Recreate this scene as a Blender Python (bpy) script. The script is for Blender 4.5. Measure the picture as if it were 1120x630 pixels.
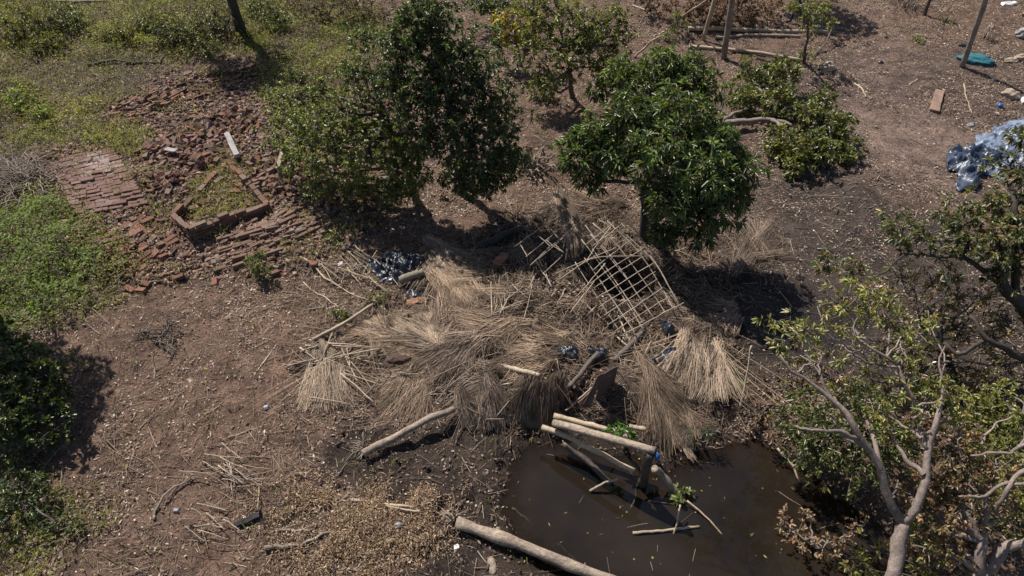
import bpy, bmesh, math, random
import numpy as np
from mathutils import Vector, Matrix, Euler

random.seed(7)
rng = np.random.default_rng(11)
sc = bpy.context.scene
for o in list(bpy.data.objects):
    bpy.data.objects.remove(o)

# ------------------------------------------------------------------ camera
CAM_H, PITCH, FPX = 10.0, 45.0, 747.0          # drone about 10 m up, 24 mm lens
cam = bpy.data.objects.new('camera', bpy.data.cameras.new('camera'))
sc.collection.objects.link(cam)
cam.data.sensor_width = 36.0
cam.data.lens = FPX / 1120.0 * 36.0
cam.data.clip_start = 0.1
cam.data.clip_end = 2000.0
cam.location = (0, 0, CAM_H)
cam.rotation_euler = (math.radians(90 - PITCH), 0, 0)
sc.camera = cam

# ------------------------------------------------------------------ sky, sun, exposure
SUN_EL = 51.0
SH = Vector((0.63, -0.78)).normalized()          # ground direction in which shadows fall
world = bpy.data.worlds.new('World'); sc.world = world
world.use_nodes = True
nt = world.node_tree; nt.nodes.clear()
wout = nt.nodes.new('ShaderNodeOutputWorld'); wbg = nt.nodes.new('ShaderNodeBackground')
sky = nt.nodes.new('ShaderNodeTexSky'); sky.sky_type = 'NISHITA'; sky.sun_disc = False
sky.sun_elevation = math.radians(SUN_EL)
sky.sun_rotation = math.atan2(-SH.x, -SH.y)      # clockwise from +Y
sky.air_density = 1.0; sky.dust_density = 1.5
wbg.inputs['Strength'].default_value = 0.065
nt.links.new(sky.outputs[0], wbg.inputs['Color']); nt.links.new(wbg.outputs[0], wout.inputs[0])
sun = bpy.data.objects.new('sun', bpy.data.lights.new('sun', 'SUN'))
sc.collection.objects.link(sun)
sun.data.energy = 4.9; sun.data.angle = math.radians(0.5); sun.data.color = (1.0, 0.94, 0.85)
e = math.radians(SUN_EL)
ld = Vector((SH.x * math.cos(e), SH.y * math.cos(e), -math.sin(e)))
sun.rotation_euler = ld.to_track_quat('-Z', 'Y').to_euler()
sun.location = (0, 0, 30)
sc.view_settings.view_transform = 'Standard'
sc.view_settings.look = 'None'
sc.view_settings.exposure = 0.34
sc.view_settings.gamma = 1.0
sc.view_settings.use_curve_mapping = False

# ------------------------------------------------------------------ pixel <-> world helpers
_c, _s = math.cos(math.radians(PITCH)), math.sin(math.radians(PITCH))

def ray(px, py):
    u = (np.asarray(px, float) - 560.0) / FPX
    v = -(np.asarray(py, float) - 315.0) / FPX
    return u, _c + v * _s, -_s + v * _c

def Wz(px, py, z=0.0):
    """point on the ray of a photo pixel at height z"""
    dx, dy, dz = ray(px, py)
    t = (z - CAM_H) / dz
    return np.array([dx * t, dy * t, np.zeros_like(t) + z]).T

_tab = rng.random((256, 256))

def vnoise(x, y, f, seed=0):
    x = np.asarray(x, float) * f + seed * 17.31; y = np.asarray(y, float) * f + seed * 9.77
    xi = np.floor(x).astype(np.int64); yi = np.floor(y).astype(np.int64)
    fx = x - xi; fy = y - yi
    fx = fx * fx * (3 - 2 * fx); fy = fy * fy * (3 - 2 * fy)
    a = _tab[xi & 255, yi & 255]; b = _tab[(xi + 1) & 255, yi & 255]
    c = _tab[xi & 255, (yi + 1) & 255]; d = _tab[(xi + 1) & 255, (yi + 1) & 255]
    return (a * (1 - fx) + b * fx) * (1 - fy) + (c * (1 - fx) + d * fx) * fy

def fbm(x, y, f, o=4, seed=0):
    r = 0; a = 0.5; n = 0
    for k in range(o):
        r = r + a * vnoise(x, y, f * 2 ** k, seed + k); n += a; a *= 0.5
    return r / n

def sdist(poly, x, y):
    """signed distance to a polygon, positive inside"""
    x = np.asarray(x, float); y = np.asarray(y, float)
    d = np.full(x.shape, 1e9); ins = np.zeros(x.shape, bool)
    n = len(poly)
    for i in range(n):
        ax, ay = poly[i][:2]; bx, by = poly[(i + 1) % n][:2]
        ex, ey = bx - ax, by - ay
        t = np.clip(((x - ax) * ex + (y - ay) * ey) / (ex * ex + ey * ey + 1e-12), 0, 1)
        d = np.minimum(d, np.hypot(x - ax - t * ex, y - ay - t * ey))
        c = ((ay > y) != (by > y)) & (x < ex * (y - ay) / (ey + 1e-12) + ax)
        ins ^= c
    return np.where(ins, d, -d)

class Zone:
    def __init__(self, px, soft=0.5, wob=0.6, seed=0):
        p = np.array(px, float)
        self.p = Wz(p[:, 0], p[:, 1])[:, :2]; self.soft = soft; self.wob = wob; self.seed = seed
    def __call__(self, x, y):
        d = sdist(self.p, x, y) + (fbm(x, y, 1.1, 3, self.seed) - 0.5) * 2 * self.wob
        return np.clip(d / self.soft + 0.5, 0, 1)

Z_GREEN1 = Zone([(-160, -90), (360, -60), (430, 30), (330, 120), (295, 105), (285, 62), (215, 62), (150, 84), (112, 122), (150, 160), (60, 162), (30, 170), (-160, 190)], .8, .6, 1)
Z_GREEN2 = Zone([(-160, 228), (40, 222), (95, 240), (132, 290), (105, 330), (70, 350), (0, 372), (-160, 420)], .9, .6, 2)
Z_GREEN3 = Zone([(-160, 500), (40, 505), (100, 540), (118, 580), (70, 620), (60, 700), (-160, 700)], .5, .3, 3)
Z_BARE1 = Zone([(30, 75), (110, 62), (200, 58), (200, 78), (120, 100), (40, 112)], .7, .5, 4)
Z_TWIG = Zone([(-100, 165), (45, 170), (60, 222), (20, 232), (-100, 235)], .4, .3, 5)
Z_WEED = Zone([(285, 90), (340, 60), (400, 70), (370, 180), (310, 165)], .6, .4, 6)
Z_ENC = Zone([(205, 205), (250, 182), (285, 222), (212, 245)], .2, .1, 7)
Z_G5 = Zone([(95, 135), (150, 130), (170, 165), (150, 180), (110, 162)], .4, .3, 8)
Z_DARK = Zone([(330, 480), (390, 455), (470, 455), (560, 440), (640, 450), (760, 490), (860, 480), (1000, 640), (1000, 760), (430, 760), (420, 650), (470, 600), (440, 545), (360, 530)], .5, .4, 9)
Z_ASH = Zone([(815, 190), (900, 190), (980, 215), (1060, 250), (1200, 330), (1300, 480), (1000, 470), (900, 420), (820, 400), (740, 340), (780, 290)], .9, .5, 10)
Z_PATH = Zone([(930, 110), (1010, 120), (1080, 150), (1040, 200), (960, 185), (900, 150)], 1.2, .8, 11)
Z_PATH2 = Zone([(905, -20), (965, -20), (1000, 60), (990, 110), (930, 100), (950, 50)], 1.0, .7, 12)
Z_RED = Zone([(190, 330), (330, 320), (330, 400), (290, 480), (230, 640), (100, 640), (130, 540), (200, 430)], 1.2, .8, 13)
Z_BRICK = Zone([(50, 168), (120, 150), (110, 115), (200, 80), (290, 65), (300, 110), (330, 140), (420, 190), (410, 250), (330, 295), (140, 305), (80, 265)], .5, .4, 14)
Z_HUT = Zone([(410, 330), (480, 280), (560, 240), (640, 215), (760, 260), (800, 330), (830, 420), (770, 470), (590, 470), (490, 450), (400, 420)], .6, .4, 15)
Z_GREY = Zone([(850, 60), (960, 50), (1180, 60), (1250, 240), (1040, 220), (850, 200), (800, 120)], 1.5, .9, 19)
Z_TREAD = Zone([(296, 330), (335, 335), (330, 400), (300, 480), (262, 560), (240, 680), (185, 680), (215, 560), (262, 450), (285, 390)], .5, .3, 17)
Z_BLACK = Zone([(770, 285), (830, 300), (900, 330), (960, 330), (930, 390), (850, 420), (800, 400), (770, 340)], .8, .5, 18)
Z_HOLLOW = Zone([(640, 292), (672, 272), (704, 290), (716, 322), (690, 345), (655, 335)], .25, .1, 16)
POND_PX = [(588, 486), (566, 508), (560, 545), (572, 578), (603, 606), (640, 634), (670, 690), (760, 760), (960, 760), (1010, 655), (985, 605), (943, 563), (905, 533), (872, 510), (848, 492), (822, 482), (795, 492), (768, 494), (742, 522), (712, 520), (690, 500), (640, 488)]
POND = Wz(np.array([p[0] for p in POND_PX]), np.array([p[1] for p in POND_PX]))[:, :2]
WATER_Z = -0.14

_m = []
def mound(px, py, rx, ry, h):
    p = Wz(px, py); _m.append((p[0], p[1], rx, ry, h))
for a in [(520, 380, 1.6, 1.0, .22), (610, 330, 1.6, 1.2, .28), (700, 400, 1.3, 1.0, .25), (600, 425, 1.2, .6, .28), (740, 420, .9, .7, .25), (760, 350, 1.2, 1.0, .18),
          (440, 290, .8, .5, .12), (205, 165, 1.2, .8, .12), (245, 130, 1.2, .7, .1), (312, 185, 1.0, .7, .14), (385, 205, .9, .7, .14),
          (110, 200, 1.2, .9, .14), (150, 270, 1.2, .8, .1), (300, 255, 2.0, .8, .12), (170, 110, 1.4, .5, .12), (400, 575, 1.1, .6, .08),
          (870, 140, 1.6, 1.0, .15), (60, 280, 1.6, 1.2, .2), (150, 30, 4, 2, .25), (930, 470, .9, .9, .2), (780, 15, 2.2, 1.0, .3), (830, 260, .5, .5, .1), (676, 312, .65, .6, -.5)]:
    mound(*a)

def H(x, y):
    x = np.asarray(x, float); y = np.asarray(y, float)
    near = np.exp(-np.maximum(np.hypot(x, y - 12) - 28, 0) / 30)
    z = (fbm(x, y, .35, 3, 3) - .5) * .22
    for mx, my, rx, ry, h in _m:
        z = z + h * np.exp(-((x - mx) / rx) ** 2 - ((y - my) / ry) ** 2)
    mud = Z_DARK(x, y)
    hut = Z_HUT(x, y)
    z = z + near * ((fbm(x, y, 2.2, 3, 21) - .5) * (.10 + .22 * hut) + (fbm(x, y, 7.0, 3, 5) - .5) * (.075 + .06 * mud + .11 * hut) + (vnoise(x, y, 13.0, 15) - .5) * .022)
    z = z - near * np.maximum(0, .36 - fbm(x, y, 4.2, 2, 31)) * .35 * mud
    sd = sdist(POND, x, y) + (fbm(x, y, 1.7, 3, 8) - .5) * .35
    k = np.clip((sd + .62) / 1.25, 0, 1); k = k * k * (3 - 2 * k)
    z = z * (1 - k) + (-.42) * k
    return z

def W(px, py, dz=0.0):
    """point on the ground under a photo pixel (+ dz)"""
    px = np.atleast_1d(np.asarray(px, float)); py = np.atleast_1d(np.asarray(py, float))
    z = np.zeros(px.shape)
    for _ in range(5):
        p = Wz(px, py, z); z = H(p[:, 0], p[:, 1])
    p = Wz(px, py, z); p[:, 2] += dz
    return p if len(px) > 1 else p[0]

# ------------------------------------------------------------------ materials
MATS = {}
def new_mat(name):
    m = bpy.data.materials.new(name); m.use_nodes = True
    t = m.node_tree; t.nodes.clear()
    out = t.nodes.new('ShaderNodeOutputMaterial')
    MATS[name] = m
    return m, t, out

def nd(t, ty, **kw):
    n = t.nodes.new(ty)
    for k, v in kw.items():
        if k in n.inputs.keys(): n.inputs[k].default_value = v
        else: setattr(n, k, v)
    return n

def mixc(t, fac, a, b, mode='MIX'):
    n = t.nodes.new('ShaderNodeMix'); n.data_type = 'RGBA'; n.blend_type = mode
    for sock, v in ((n.inputs[0], fac), (n.inputs[6], a), (n.inputs[7], b)):
        if hasattr(v, 'is_output'): t.links.new(v, sock)
        else: sock.default_value = v if not isinstance(v, tuple) or len(v) == 4 else (*v, 1)
    return n.outputs[2]

def ramp(t, inp, stops):
    r = t.nodes.new('ShaderNodeValToRGB'); cr = r.color_ramp
    while len(cr.elements) < len(stops): cr.elements.new(.5)
    for el, (p, c) in zip(cr.elements, stops):
        el.position = p; el.color = (*c, 1) if len(c) == 3 else c
    t.links.new(inp, r.inputs[0])
    return r.outputs[0]

def noise(t, scale, detail=4, rough=.6, coord='Object', stretch=None):
    tc = t.nodes.new('ShaderNodeTexCoord'); src = tc.outputs[coord]
    if stretch:
        mp = t.nodes.new('ShaderNodeMapping'); mp.inputs['Scale'].default_value = stretch
        t.links.new(src, mp.inputs[0]); src = mp.outputs[0]
    n = nd(t, 'ShaderNodeTexNoise', Scale=scale, Detail=detail, Roughness=rough)
    t.links.new(src, n.inputs['Vector'])
    return n.outputs[0]

def bump(t, h, strength, dist):
    b = nd(t, 'ShaderNodeBump', Strength=strength, Distance=dist)
    t.links.new(h, b.inputs['Height'])
    return b.outputs[0]

# ground
def ground_mat():
    m, t, out = new_mat('soil')
    p = nd(t, 'ShaderNodeBsdfPrincipled')
    at = nd(t, 'ShaderNodeAttribute', attribute_name='Col')
    n1 = noise(t, 8, 8, .75); n2 = noise(t, 34, 6, .8); n3 = noise(t, 1.6, 5, .65)
    c = mixc(t, 1.0, at.outputs[0], ramp(t, n3, [(.32, (.56, .55, .56)), (.68, (1.34, 1.28, 1.22))]), 'MULTIPLY')
    c = mixc(t, 1.0, c, ramp(t, n1, [(.32, (.5, .5, .52)), (.68, (1.5, 1.45, 1.4))]), 'MULTIPLY')
    c = mixc(t, 1.0, c, ramp(t, n2, [(.36, (.42, .42, .42)), (.56, (1.2, 1.2, 1.2)), (.66, (2.3, 2.2, 2.1))]), 'MULTIPLY')
    t.links.new(c, p.inputs['Base Color'])
    mr = nd(t, 'ShaderNodeMapRange'); mr.inputs[3].default_value = .95; mr.inputs[4].default_value = .42
    t.links.new(at.outputs['Alpha'], mr.inputs[0]); t.links.new(mr.outputs[0], p.inputs['Roughness'])
    mh = nd(t, 'ShaderNodeMath', operation='ADD'); t.links.new(n1, mh.inputs[0]); t.links.new(n2, mh.inputs[1])
    t.links.new(bump(t, mh.outputs[0], 1.0, .07), p.inputs['Normal'])
    p.inputs['Specular IOR Level'].default_value = .25
    t.links.new(p.outputs[0], out.inputs[0])
ground_mat()

def leaf_mat(name, rough=.42, trans=.28, spec=.5):
    m, t, out = new_mat(name)
    at = nd(t, 'ShaderNodeAttribute', attribute_name='Col')
    p = nd(t, 'ShaderNodeBsdfPrincipled', Roughness=rough)
    p.inputs['Specular IOR Level'].default_value = spec
    t.links.new(at.outputs[0], p.inputs['Base Color'])
    tr = nd(t, 'ShaderNodeBsdfTranslucent')
    c = mixc(t, 1.0, at.outputs[0], (1.3, 1.35, .6), 'MULTIPLY'); t.links.new(c, tr.inputs[0])
    mx = t.nodes.new('ShaderNodeMixShader'); mx.inputs[0].default_value = trans
    t.links.new(p.outputs[0], mx.inputs[1]); t.links.new(tr.outputs[0], mx.inputs[2])
    t.links.new(mx.outputs[0], out.inputs[0])
leaf_mat('leaf', .36, .36, .65)
leaf_mat('dull_leaf', .6, .38, .3)
leaf_mat('straw', .75, .08, .2)
leaf_mat('litter', .85, .05, .15)

def wood_mat(name, c1, c2, scale=6, stretch=(4, 4, 1), rough=.8, bs=.5, ring=False):
    m, t, out = new_mat(name)
    p = nd(t, 'ShaderNodeBsdfPrincipled', Roughness=rough)
    n1 = noise(t, scale, 6, .7, 'Object', stretch); n2 = noise(t, 2.2, 4, .6); n3 = noise(t, 40, 4, .7)
    c = ramp(t, n1, [(.3, c1), (.7, c2)])
    c = mixc(t, 1.0, c, ramp(t, n2, [(.3, (.6, .6, .62)), (.7, (1.2, 1.2, 1.2))]), 'MULTIPLY')
    c = mixc(t, 1.0, c, ramp(t, n3, [(.35, (.7, .7, .7)), (.7, (1.2, 1.2, 1.2))]), 'MULTIPLY')
    if ring:
        at = nd(t, 'ShaderNodeAttribute', attribute_name='Along')
        wv = nd(t, 'ShaderNodeMath', operation='MULTIPLY'); wv.inputs[1].default_value = 60
        t.links.new(at.outputs['Fac'], wv.inputs[0])
        ad = nd(t, 'ShaderNodeMath', operation='MULTIPLY_ADD'); ad.inputs[1].default_value = 6
        t.links.new(n2, ad.inputs[0]); t.links.new(wv.outputs[0], ad.inputs[2])
        sn = nd(t, 'ShaderNodeMath', operation='SINE'); t.links.new(ad.outputs[0], sn.inputs[0])
        c = mixc(t, 1.0, c, ramp(t, sn.outputs[0], [(.0, (1, 1, 1)), (.75, (1, 1, 1)), (.97, (.6, .58, .55))]), 'MULTIPLY')
    t.links.new(c, p.inputs['Base Color'])
    t.links.new(bump(t, n1, bs, .02), p.inputs['Normal'])
    t.links.new(p.outputs[0], out.inputs[0])
wood_mat('bark', (.07, .055, .045), (.2, .165, .14))
wood_mat('pale_bark', (.16, .12, .10), (.36, .29, .25), 5)
wood_mat('dark_bark', (.03, .025, .02), (.09, .075, .06))
wood_mat('bamboo', (.34, .25, .16), (.52, .42, .30), 5, (6, 6, 1.5), .6, .25)
wood_mat('palm_log', (.20, .15, .11), (.50, .40, .31), 9, (2, 2, 2), .8, .9)
wood_mat('grey_pole', (.20, .16, .12), (.38, .31, .24), 8, (3, 3, 3), .8, .4)
wood_mat('slat', (.32, .25, .18), (.56, .46, .36), 8, (3, 3, 3), .8, .3)
wood_mat('wet_wood', (.05, .04, .035), (.14, .11, .09), 8, (3, 3, 3), .5, .4)
wood_mat('plank_wood', (.22, .13, .09), (.36, .25, .19), 10, (1, 8, 8), .8, .4)
wood_mat('concrete', (.28, .26, .25), (.46, .44, .42), 12, (1, 1, 1), .9, .4)
wood_mat('rust', (.12, .06, .05), (.26, .17, .15), 7, (1, 1, 1), .7, .3)
wood_mat('sandstone', (.34, .26, .19), (.5, .4, .3), 9, (1, 1, 1), .9, .4)

def brick_mat(name, stops, dirt=(.115, .072, .055)):
    m, t, out = new_mat(name)
    p = nd(t, 'ShaderNodeBsdfPrincipled', Roughness=.92)
    p.inputs['Specular IOR Level'].default_value = .2
    oi = t.nodes.new('ShaderNodeObjectInfo')
    c = ramp(t, oi.outputs['Random'], stops)
    n1 = noise(t, 2.3, 5, .7); n2 = noise(t, 9, 4, .7)
    c = mixc(t, 1.0, c, ramp(t, n2, [(.3, (.65, .65, .65)), (.7, (1.25, 1.22, 1.2))]), 'MULTIPLY')
    f = ramp(t, n1, [(.38, (0, 0, 0)), (.66, (.85, .85, .85))])
    c = mixc(t, f, c, dirt)
    t.links.new(c, p.inputs['Base Color'])
    t.links.new(bump(t, n2, .5, .03), p.inputs['Normal'])
    t.links.new(p.outputs[0], out.inputs[0])
brick_mat('brick', [(0, (.11, .058, .04)), (.25, (.20, .10, .068)), (.55, (.30, .155, .105)), (.8, (.18, .115, .085)), (1, (.27, .215, .175))])
brick_mat('worn_brick', [(0, (.185, .11, .095)), (.4, (.22, .135, .118)), (.8, (.25, .16, .142)), (1, (.29, .215, .195))], (.15, .095, .082))
brick_mat('sheen_brick', [(0, (.30, .22, .21)), (1, (.40, .33, .32))], (.26, .18, .165))  # sun sheen on the worn slab, painted as a paler pink brick
brick_mat('shade_brick', [(0, (.085, .05, .04)), (.5, (.14, .075, .055)), (1, (.2, .12, .09))], (.05, .035, .03))  # tree shade over the farthest rows, put into the brick colour
brick_mat('mossy_brick', [(0, (.14, .085, .065)), (.5, (.21, .13, .10)), (1, (.26, .20, .165))], (.13, .095, .072))

def simple_mat(name, c, rough, spec=.5, c2=None, scale=8, bs=.2, metallic=0.0):
    m, t, out = new_mat(name)
    p = nd(t, 'ShaderNodeBsdfPrincipled', Roughness=rough, Metallic=metallic)
    p.inputs['Specular IOR Level'].default_value = spec
    n1 = noise(t, scale, 5, .65)
    cc = ramp(t, n1, [(.3, c), (.7, c2 or tuple(min(1, v * 1.4) for v in c))])
    t.links.new(cc, p.inputs['Base Color'])
    t.links.new(bump(t, n1, bs, .02), p.inputs['Normal'])
    t.links.new(p.outputs[0], out.inputs[0])
simple_mat('black_plastic', (.010, .013, .02), .36, .5, (.03, .036, .055))
simple_mat('silver_tarp', (.035, .05, .09), .4, .5, (.26, .32, .43), 2.6)
simple_mat('blue_tarp', (.012, .018, .035), .35, .5, (.06, .085, .14), 4)
simple_mat('teal_net', (.01, .09, .12), .7, .3, (.05, .20, .24), 30, .8)
simple_mat('white_plastic', (.55, .55, .56), .5, .4, (.75, .75, .76), 6)
simple_mat('blue_plastic', (.02, .08, .26), .4, .5, (.03, .12, .36))
simple_mat('grey_plastic', (.14, .14, .16), .45, .5, (.3, .31, .34))
simple_mat('black_metal', (.012, .012, .014), .85, .2, (.05, .05, .055))
simple_mat('denim', (.015, .04, .10), .85, .2, (.03, .07, .15), 30)
simple_mat('dark_cloth', (.02, .02, .025), .9, .2, (.04, .04, .05), 30)
simple_mat('skin', (.10, .05, .035), .6, .3, (.13, .07, .05))
simple_mat('hair', (.008, .007, .006), .7, .3, (.015, .012, .01), 60)
simple_mat('core_straw', (.07, .052, .04), .95, .1, (.2, .16, .125), 45, 1.0)
simple_mat('brown_earth', (.06, .042, .032), .95, .1, (.13, .09, .07), 14, .8)
simple_mat('orange_board', (.12, .065, .045), .9, .2, (.36, .20, .12), 9)

def water_mat():
    m, t, out = new_mat('pond_water')
    p = nd(t, 'ShaderNodeBsdfPrincipled', Roughness=.05)
    n = noise(t, .7, 5, .6)
    c = ramp(t, n, [(.3, (.012, .0095, .0075)), (.7, (.030, .0215, .0145))])
    t.links.new(c, p.inputs['Base Color']); p.inputs['IOR'].default_value = 1.5
    t.links.new(bump(t, noise(t, 3, 3, .5), .05, .02), p.inputs['Normal'])
    tr = t.nodes.new('ShaderNodeBsdfTransparent'); tr.inputs[0].default_value = (.75, .66, .56, 1)
    at = nd(t, 'ShaderNodeAttribute', attribute_name='Along')          # depth in metres
    f = ramp(t, at.outputs['Fac'], [(0, (.85, .85, .85)), (.05, (.6, .6, .6)), (.14, (.32, .32, .32)), (.28, (.12, .12, .12))])
    mx = t.nodes.new('ShaderNodeMixShader'); t.links.new(f, mx.inputs[0])
    t.links.new(p.outputs[0], mx.inputs[1]); t.links.new(tr.outputs[0], mx.inputs[2])
    t.links.new(mx.outputs[0], out.inputs[0])
water_mat()

# ------------------------------------------------------------------ mesh helpers
COLL = sc.collection

def mk_mesh(name, V, F4=None, F3=None, col=None, smooth=False, along=None):
    V = np.asarray(V, np.float32)
    F4 = np.zeros((0, 4), np.int64) if F4 is None else np.asarray(F4, np.int64).reshape(-1, 4)
    F3 = np.zeros((0, 3), np.int64) if F3 is None else np.asarray(F3, np.int64).reshape(-1, 3)
    me = bpy.data.meshes.new(name)
    me.vertices.add(len(V)); me.vertices.foreach_set('co', V.ravel())
    n4, n3 = len(F4), len(F3)
    me.loops.add(n4 * 4 + n3 * 3)
    me.loops.foreach_set('vertex_index', np.concatenate([F4.ravel(), F3.ravel()]).astype(np.int32))
    me.polygons.add(n4 + n3)
    me.polygons.foreach_set('loop_start', np.concatenate([np.arange(n4) * 4, n4 * 4 + np.arange(n3) * 3]).astype(np.int32))
    me.polygons.foreach_set('loop_total', np.concatenate([np.full(n4, 4), np.full(n3, 3)]).astype(np.int32))
    if smooth: me.polygons.foreach_set('use_smooth', np.ones(n4 + n3, bool))
    me.update(calc_edges=True)
    if col is not None:
        a = me.attributes.new('Col', 'FLOAT_COLOR', 'FACE')
        c = np.ones((n4 + n3, 4), np.float32); c[:, :3] = col
        a.data.foreach_set('color', c.ravel())
    if along is not None:
        a = me.attributes.new('Along', 'FLOAT', 'POINT'); a.data.foreach_set('value', np.asarray(along, np.float32))
    return me

def obj(name, me, mat, parent=None, loc=None):
    if hasattr(me, 'materials') and mat and not len(me.materials): me.materials.append(MATS[mat])
    o = bpy.data.objects.new(name, me); COLL.objects.link(o)
    if parent is not None: o.parent = parent
    if loc is not None: o.location = loc
    return o

def tag(o, label, cat, group=None, kind=None):
    if label: o['label'] = label
    if cat: o['category'] = cat
    if group: o['group'] = group
    if kind: o['kind'] = kind
    return o

def thing(name, label, cat, loc, group=None):
    o = bpy.data.objects.new(name, None); COLL.objects.link(o); o.location = tuple(loc)
    o.empty_display_size = .2
    return tag(o, label, cat, group)

def norm(a): return a / (np.linalg.norm(a, axis=-1, keepdims=True) + 1e-9)

def tubes(P, R, S=5, caps=False):
    """P[N,K,3] paths, R[N,K] radii -> verts, quads, tris"""
    P = np.asarray(P, float); R = np.asarray(R, float)
    N, K, _ = P.shape
    T = norm(np.gradient(P, axis=1))
    ref = np.where(np.abs(T[:, :1, 2:3]) > .85, np.array([[[1., 0, 0]]]), np.array([[[0, 0, 1.]]]))
    ref = np.repeat(ref, K, 1)
    A = norm(np.cross(T, ref)); B = np.cross(T, A)
    ang = np.linspace(0, 2 * np.pi, S, endpoint=False)
    V = P[:, :, None] + R[:, :, None, None] * (np.cos(ang)[None, None, :, None] * A[:, :, None] + np.sin(ang)[None, None, :, None] * B[:, :, None])
    V = V.reshape(-1, 3)
    n = np.arange(N)[:, None, None] * K * S; k = np.arange(K - 1)[None, :, None] * S; s = np.arange(S)[None, None, :]
    s2 = (s + 1) % S
    q = np.stack([n + k + s, n + k + s2, n + k + S + s2, n + k + S + s], -1).reshape(-1, 4)
    tri = None
    if caps:
        tri = []
        base = len(V); ex = []
        for i in range(N):
            for kk, d in ((0, -1), (K - 1, 1)):
                ex.append(P[i, kk]); ci = base + len(ex) - 1
                for s_ in range(S):
                    a = i * K * S + kk * S + s_; b = i * K * S + kk * S + (s_ + 1) % S
                    tri.append((ci, a, b) if d > 0 else (ci, b, a))
        V = np.vstack([V, ex])
    return V, q, tri

def smooth_path(pts, n, wob=0.0):
    """Catmull-Rom through control points (x,y,z,r)"""
    p = np.array(pts, float)
    if len(p) == 2:
        t = np.linspace(0, 1, n)[:, None]; o = p[0] * (1 - t) + p[1] * t
    else:
        q = np.vstack([2 * p[0] - p[1], p, 2 * p[-1] - p[-2]])
        tt = np.linspace(0, len(p) - 1 - 1e-6, n); o = []
        for t in tt:
            i = int(t); f = t - i; a, b, c, d = q[i:i + 4]
            o.append(.5 * (2 * b + (c - a) * f + (2 * a - 5 * b + 4 * c - d) * f * f + (3 * b - a - 3 * c + d) * f ** 3))
        o = np.array(o)
    if wob:
        w = np.cumsum(rng.normal(0, wob, (n, 3)), 0); w -= np.linspace(0, 1, n)[:, None] * w[-1]
        o[:, :3] += w
    o[:, 3] = np.maximum(o[:, 3], .003)
    return o

def tube_mesh(name, paths, S=8, caps=True, wob=0.0, n=12, rough=.0):
    Vs, Qs, Ts, al = [], [], [], []; off = 0
    for p in paths:
        o = smooth_path(p, n, wob)
        r = o[:, 3] * (1 + rng.normal(0, rough * 1.6, n) if rough else 1)
        V, q, t = tubes(o[None, :, :3], r[None], S, caps)
        L = np.concatenate([[0], np.cumsum(np.linalg.norm(np.diff(o[:, :3], axis=0), axis=1))])
        a = np.repeat(L, S)
        if caps: a = np.concatenate([a, [0, L[-1]]])
        Vs.append(V); Qs.append(q + off); al.append(a)
        if t: Ts.append(np.array(t) + off)
        off += len(V)
    return mk_mesh(name, np.vstack(Vs), np.vstack(Qs), np.vstack(Ts) if Ts else None, None, True, np.concatenate(al))

def leaf_arr(b, d, L, Wd, up=None, droop=.15, fold=.25, simple=False):
    """leaf-shaped faces: base b, direction d, length L, width Wd"""
    N = len(b); d = norm(d)
    if up is None: up = np.array([0, 0, 1.]) + rng.normal(0, .5, (N, 3))
    side = norm(np.cross(d, up)); nr = np.cross(side, d)
    L = L[:, None]; Wd = Wd[:, None]
    zd = np.array([0, 0, -1.])
    tip = b + d * L + zd * droop * L
    if simple:
        m = b + d * L * .5 + nr * fold * Wd * .5
        V = np.stack([b, m + side * Wd * .5, tip, m - side * Wd * .5], 1).reshape(-1, 3)
        i = np.arange(N)[:, None] * 4
        return V, i + np.array([[0, 1, 2, 3]])
    m1 = b + d * L * .35 + nr * fold * Wd; m2 = b + d * L * .7 + nr * fold * Wd * .8 + zd * droop * .5 * L
    V = np.stack([b, m1 + side * Wd * .5, m2 + side * Wd * .38, tip, m2 - side * Wd * .38, m1 - side * Wd * .5], 1).reshape(-1, 3)
    i = np.arange(N)[:, None] * 6
    q = np.concatenate([i + np.array([[0, 1, 2, 3]]), i + np.array([[0, 3, 4, 5]])], 1).reshape(-1, 4)
    return V, q

def ball(n):
    return norm(rng.normal(0, 1, (n, 3)))

# ------------------------------------------------------------------ THE SETTING: ground, pond
def axis(lo, hi, step, far_lo, far_hi):
    a = list(np.arange(lo, hi + 1e-6, step))
    d = step; x = hi
    while x < far_hi: d *= 1.35; x += d; a.append(x)
    d = step; x = lo; b = []
    while x > far_lo: d *= 1.35; x -= d; b.append(x)
    return np.array(b[::-1] + a)
xs = axis(-19, 19, .062, -900, 900); ys = axis(2.5, 27, .06, -900, 1200)
X, Y = np.meshgrid(xs, ys, indexing='ij')
Zg = H(X.ravel(), Y.ravel()).reshape(X.shape)
nx, ny = X.shape
V = np.stack([X, Y, Zg], -1).reshape(-1, 3)
ii = (np.arange(nx - 1)[:, None] * ny + np.arange(ny - 1)[None]).ravel()
F = np.stack([ii, ii + ny, ii + ny + 1, ii + 1], 1)
gme = mk_mesh('ground', V, F, smooth=True)
gx, gy = V[:, 0], V[:, 1]
def lerp(c, col, w): return c * (1 - w[:, None]) + np.array(col)[None] * w[:, None]
gc = np.tile(np.array([[.205, .143, .112]]), (len(V), 1))
gc = lerp(gc, (.225, .155, .121), Z_RED(gx, gy) * .8)
gc = lerp(gc, (.255, .172, .132), Z_TREAD(gx, gy) * .8)
gc = lerp(gc, (.145, .115, .104), Z_GREY(gx, gy) * .75)
gc = lerp(gc, (.30, .225, .195), Z_PATH(gx, gy) * .8)
gc = lerp(gc, (.24, .18, .155), Z_PATH2(gx, gy) * .6)
gc = lerp(gc, (.078, .066, .062), Z_ASH(gx, gy) * .88)
gc = lerp(gc, (.066, .051, .043), Z_DARK(gx, gy) * .94)
gc = lerp(gc, (.04, .036, .036), Z_BLACK(gx, gy) * .9)
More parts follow.
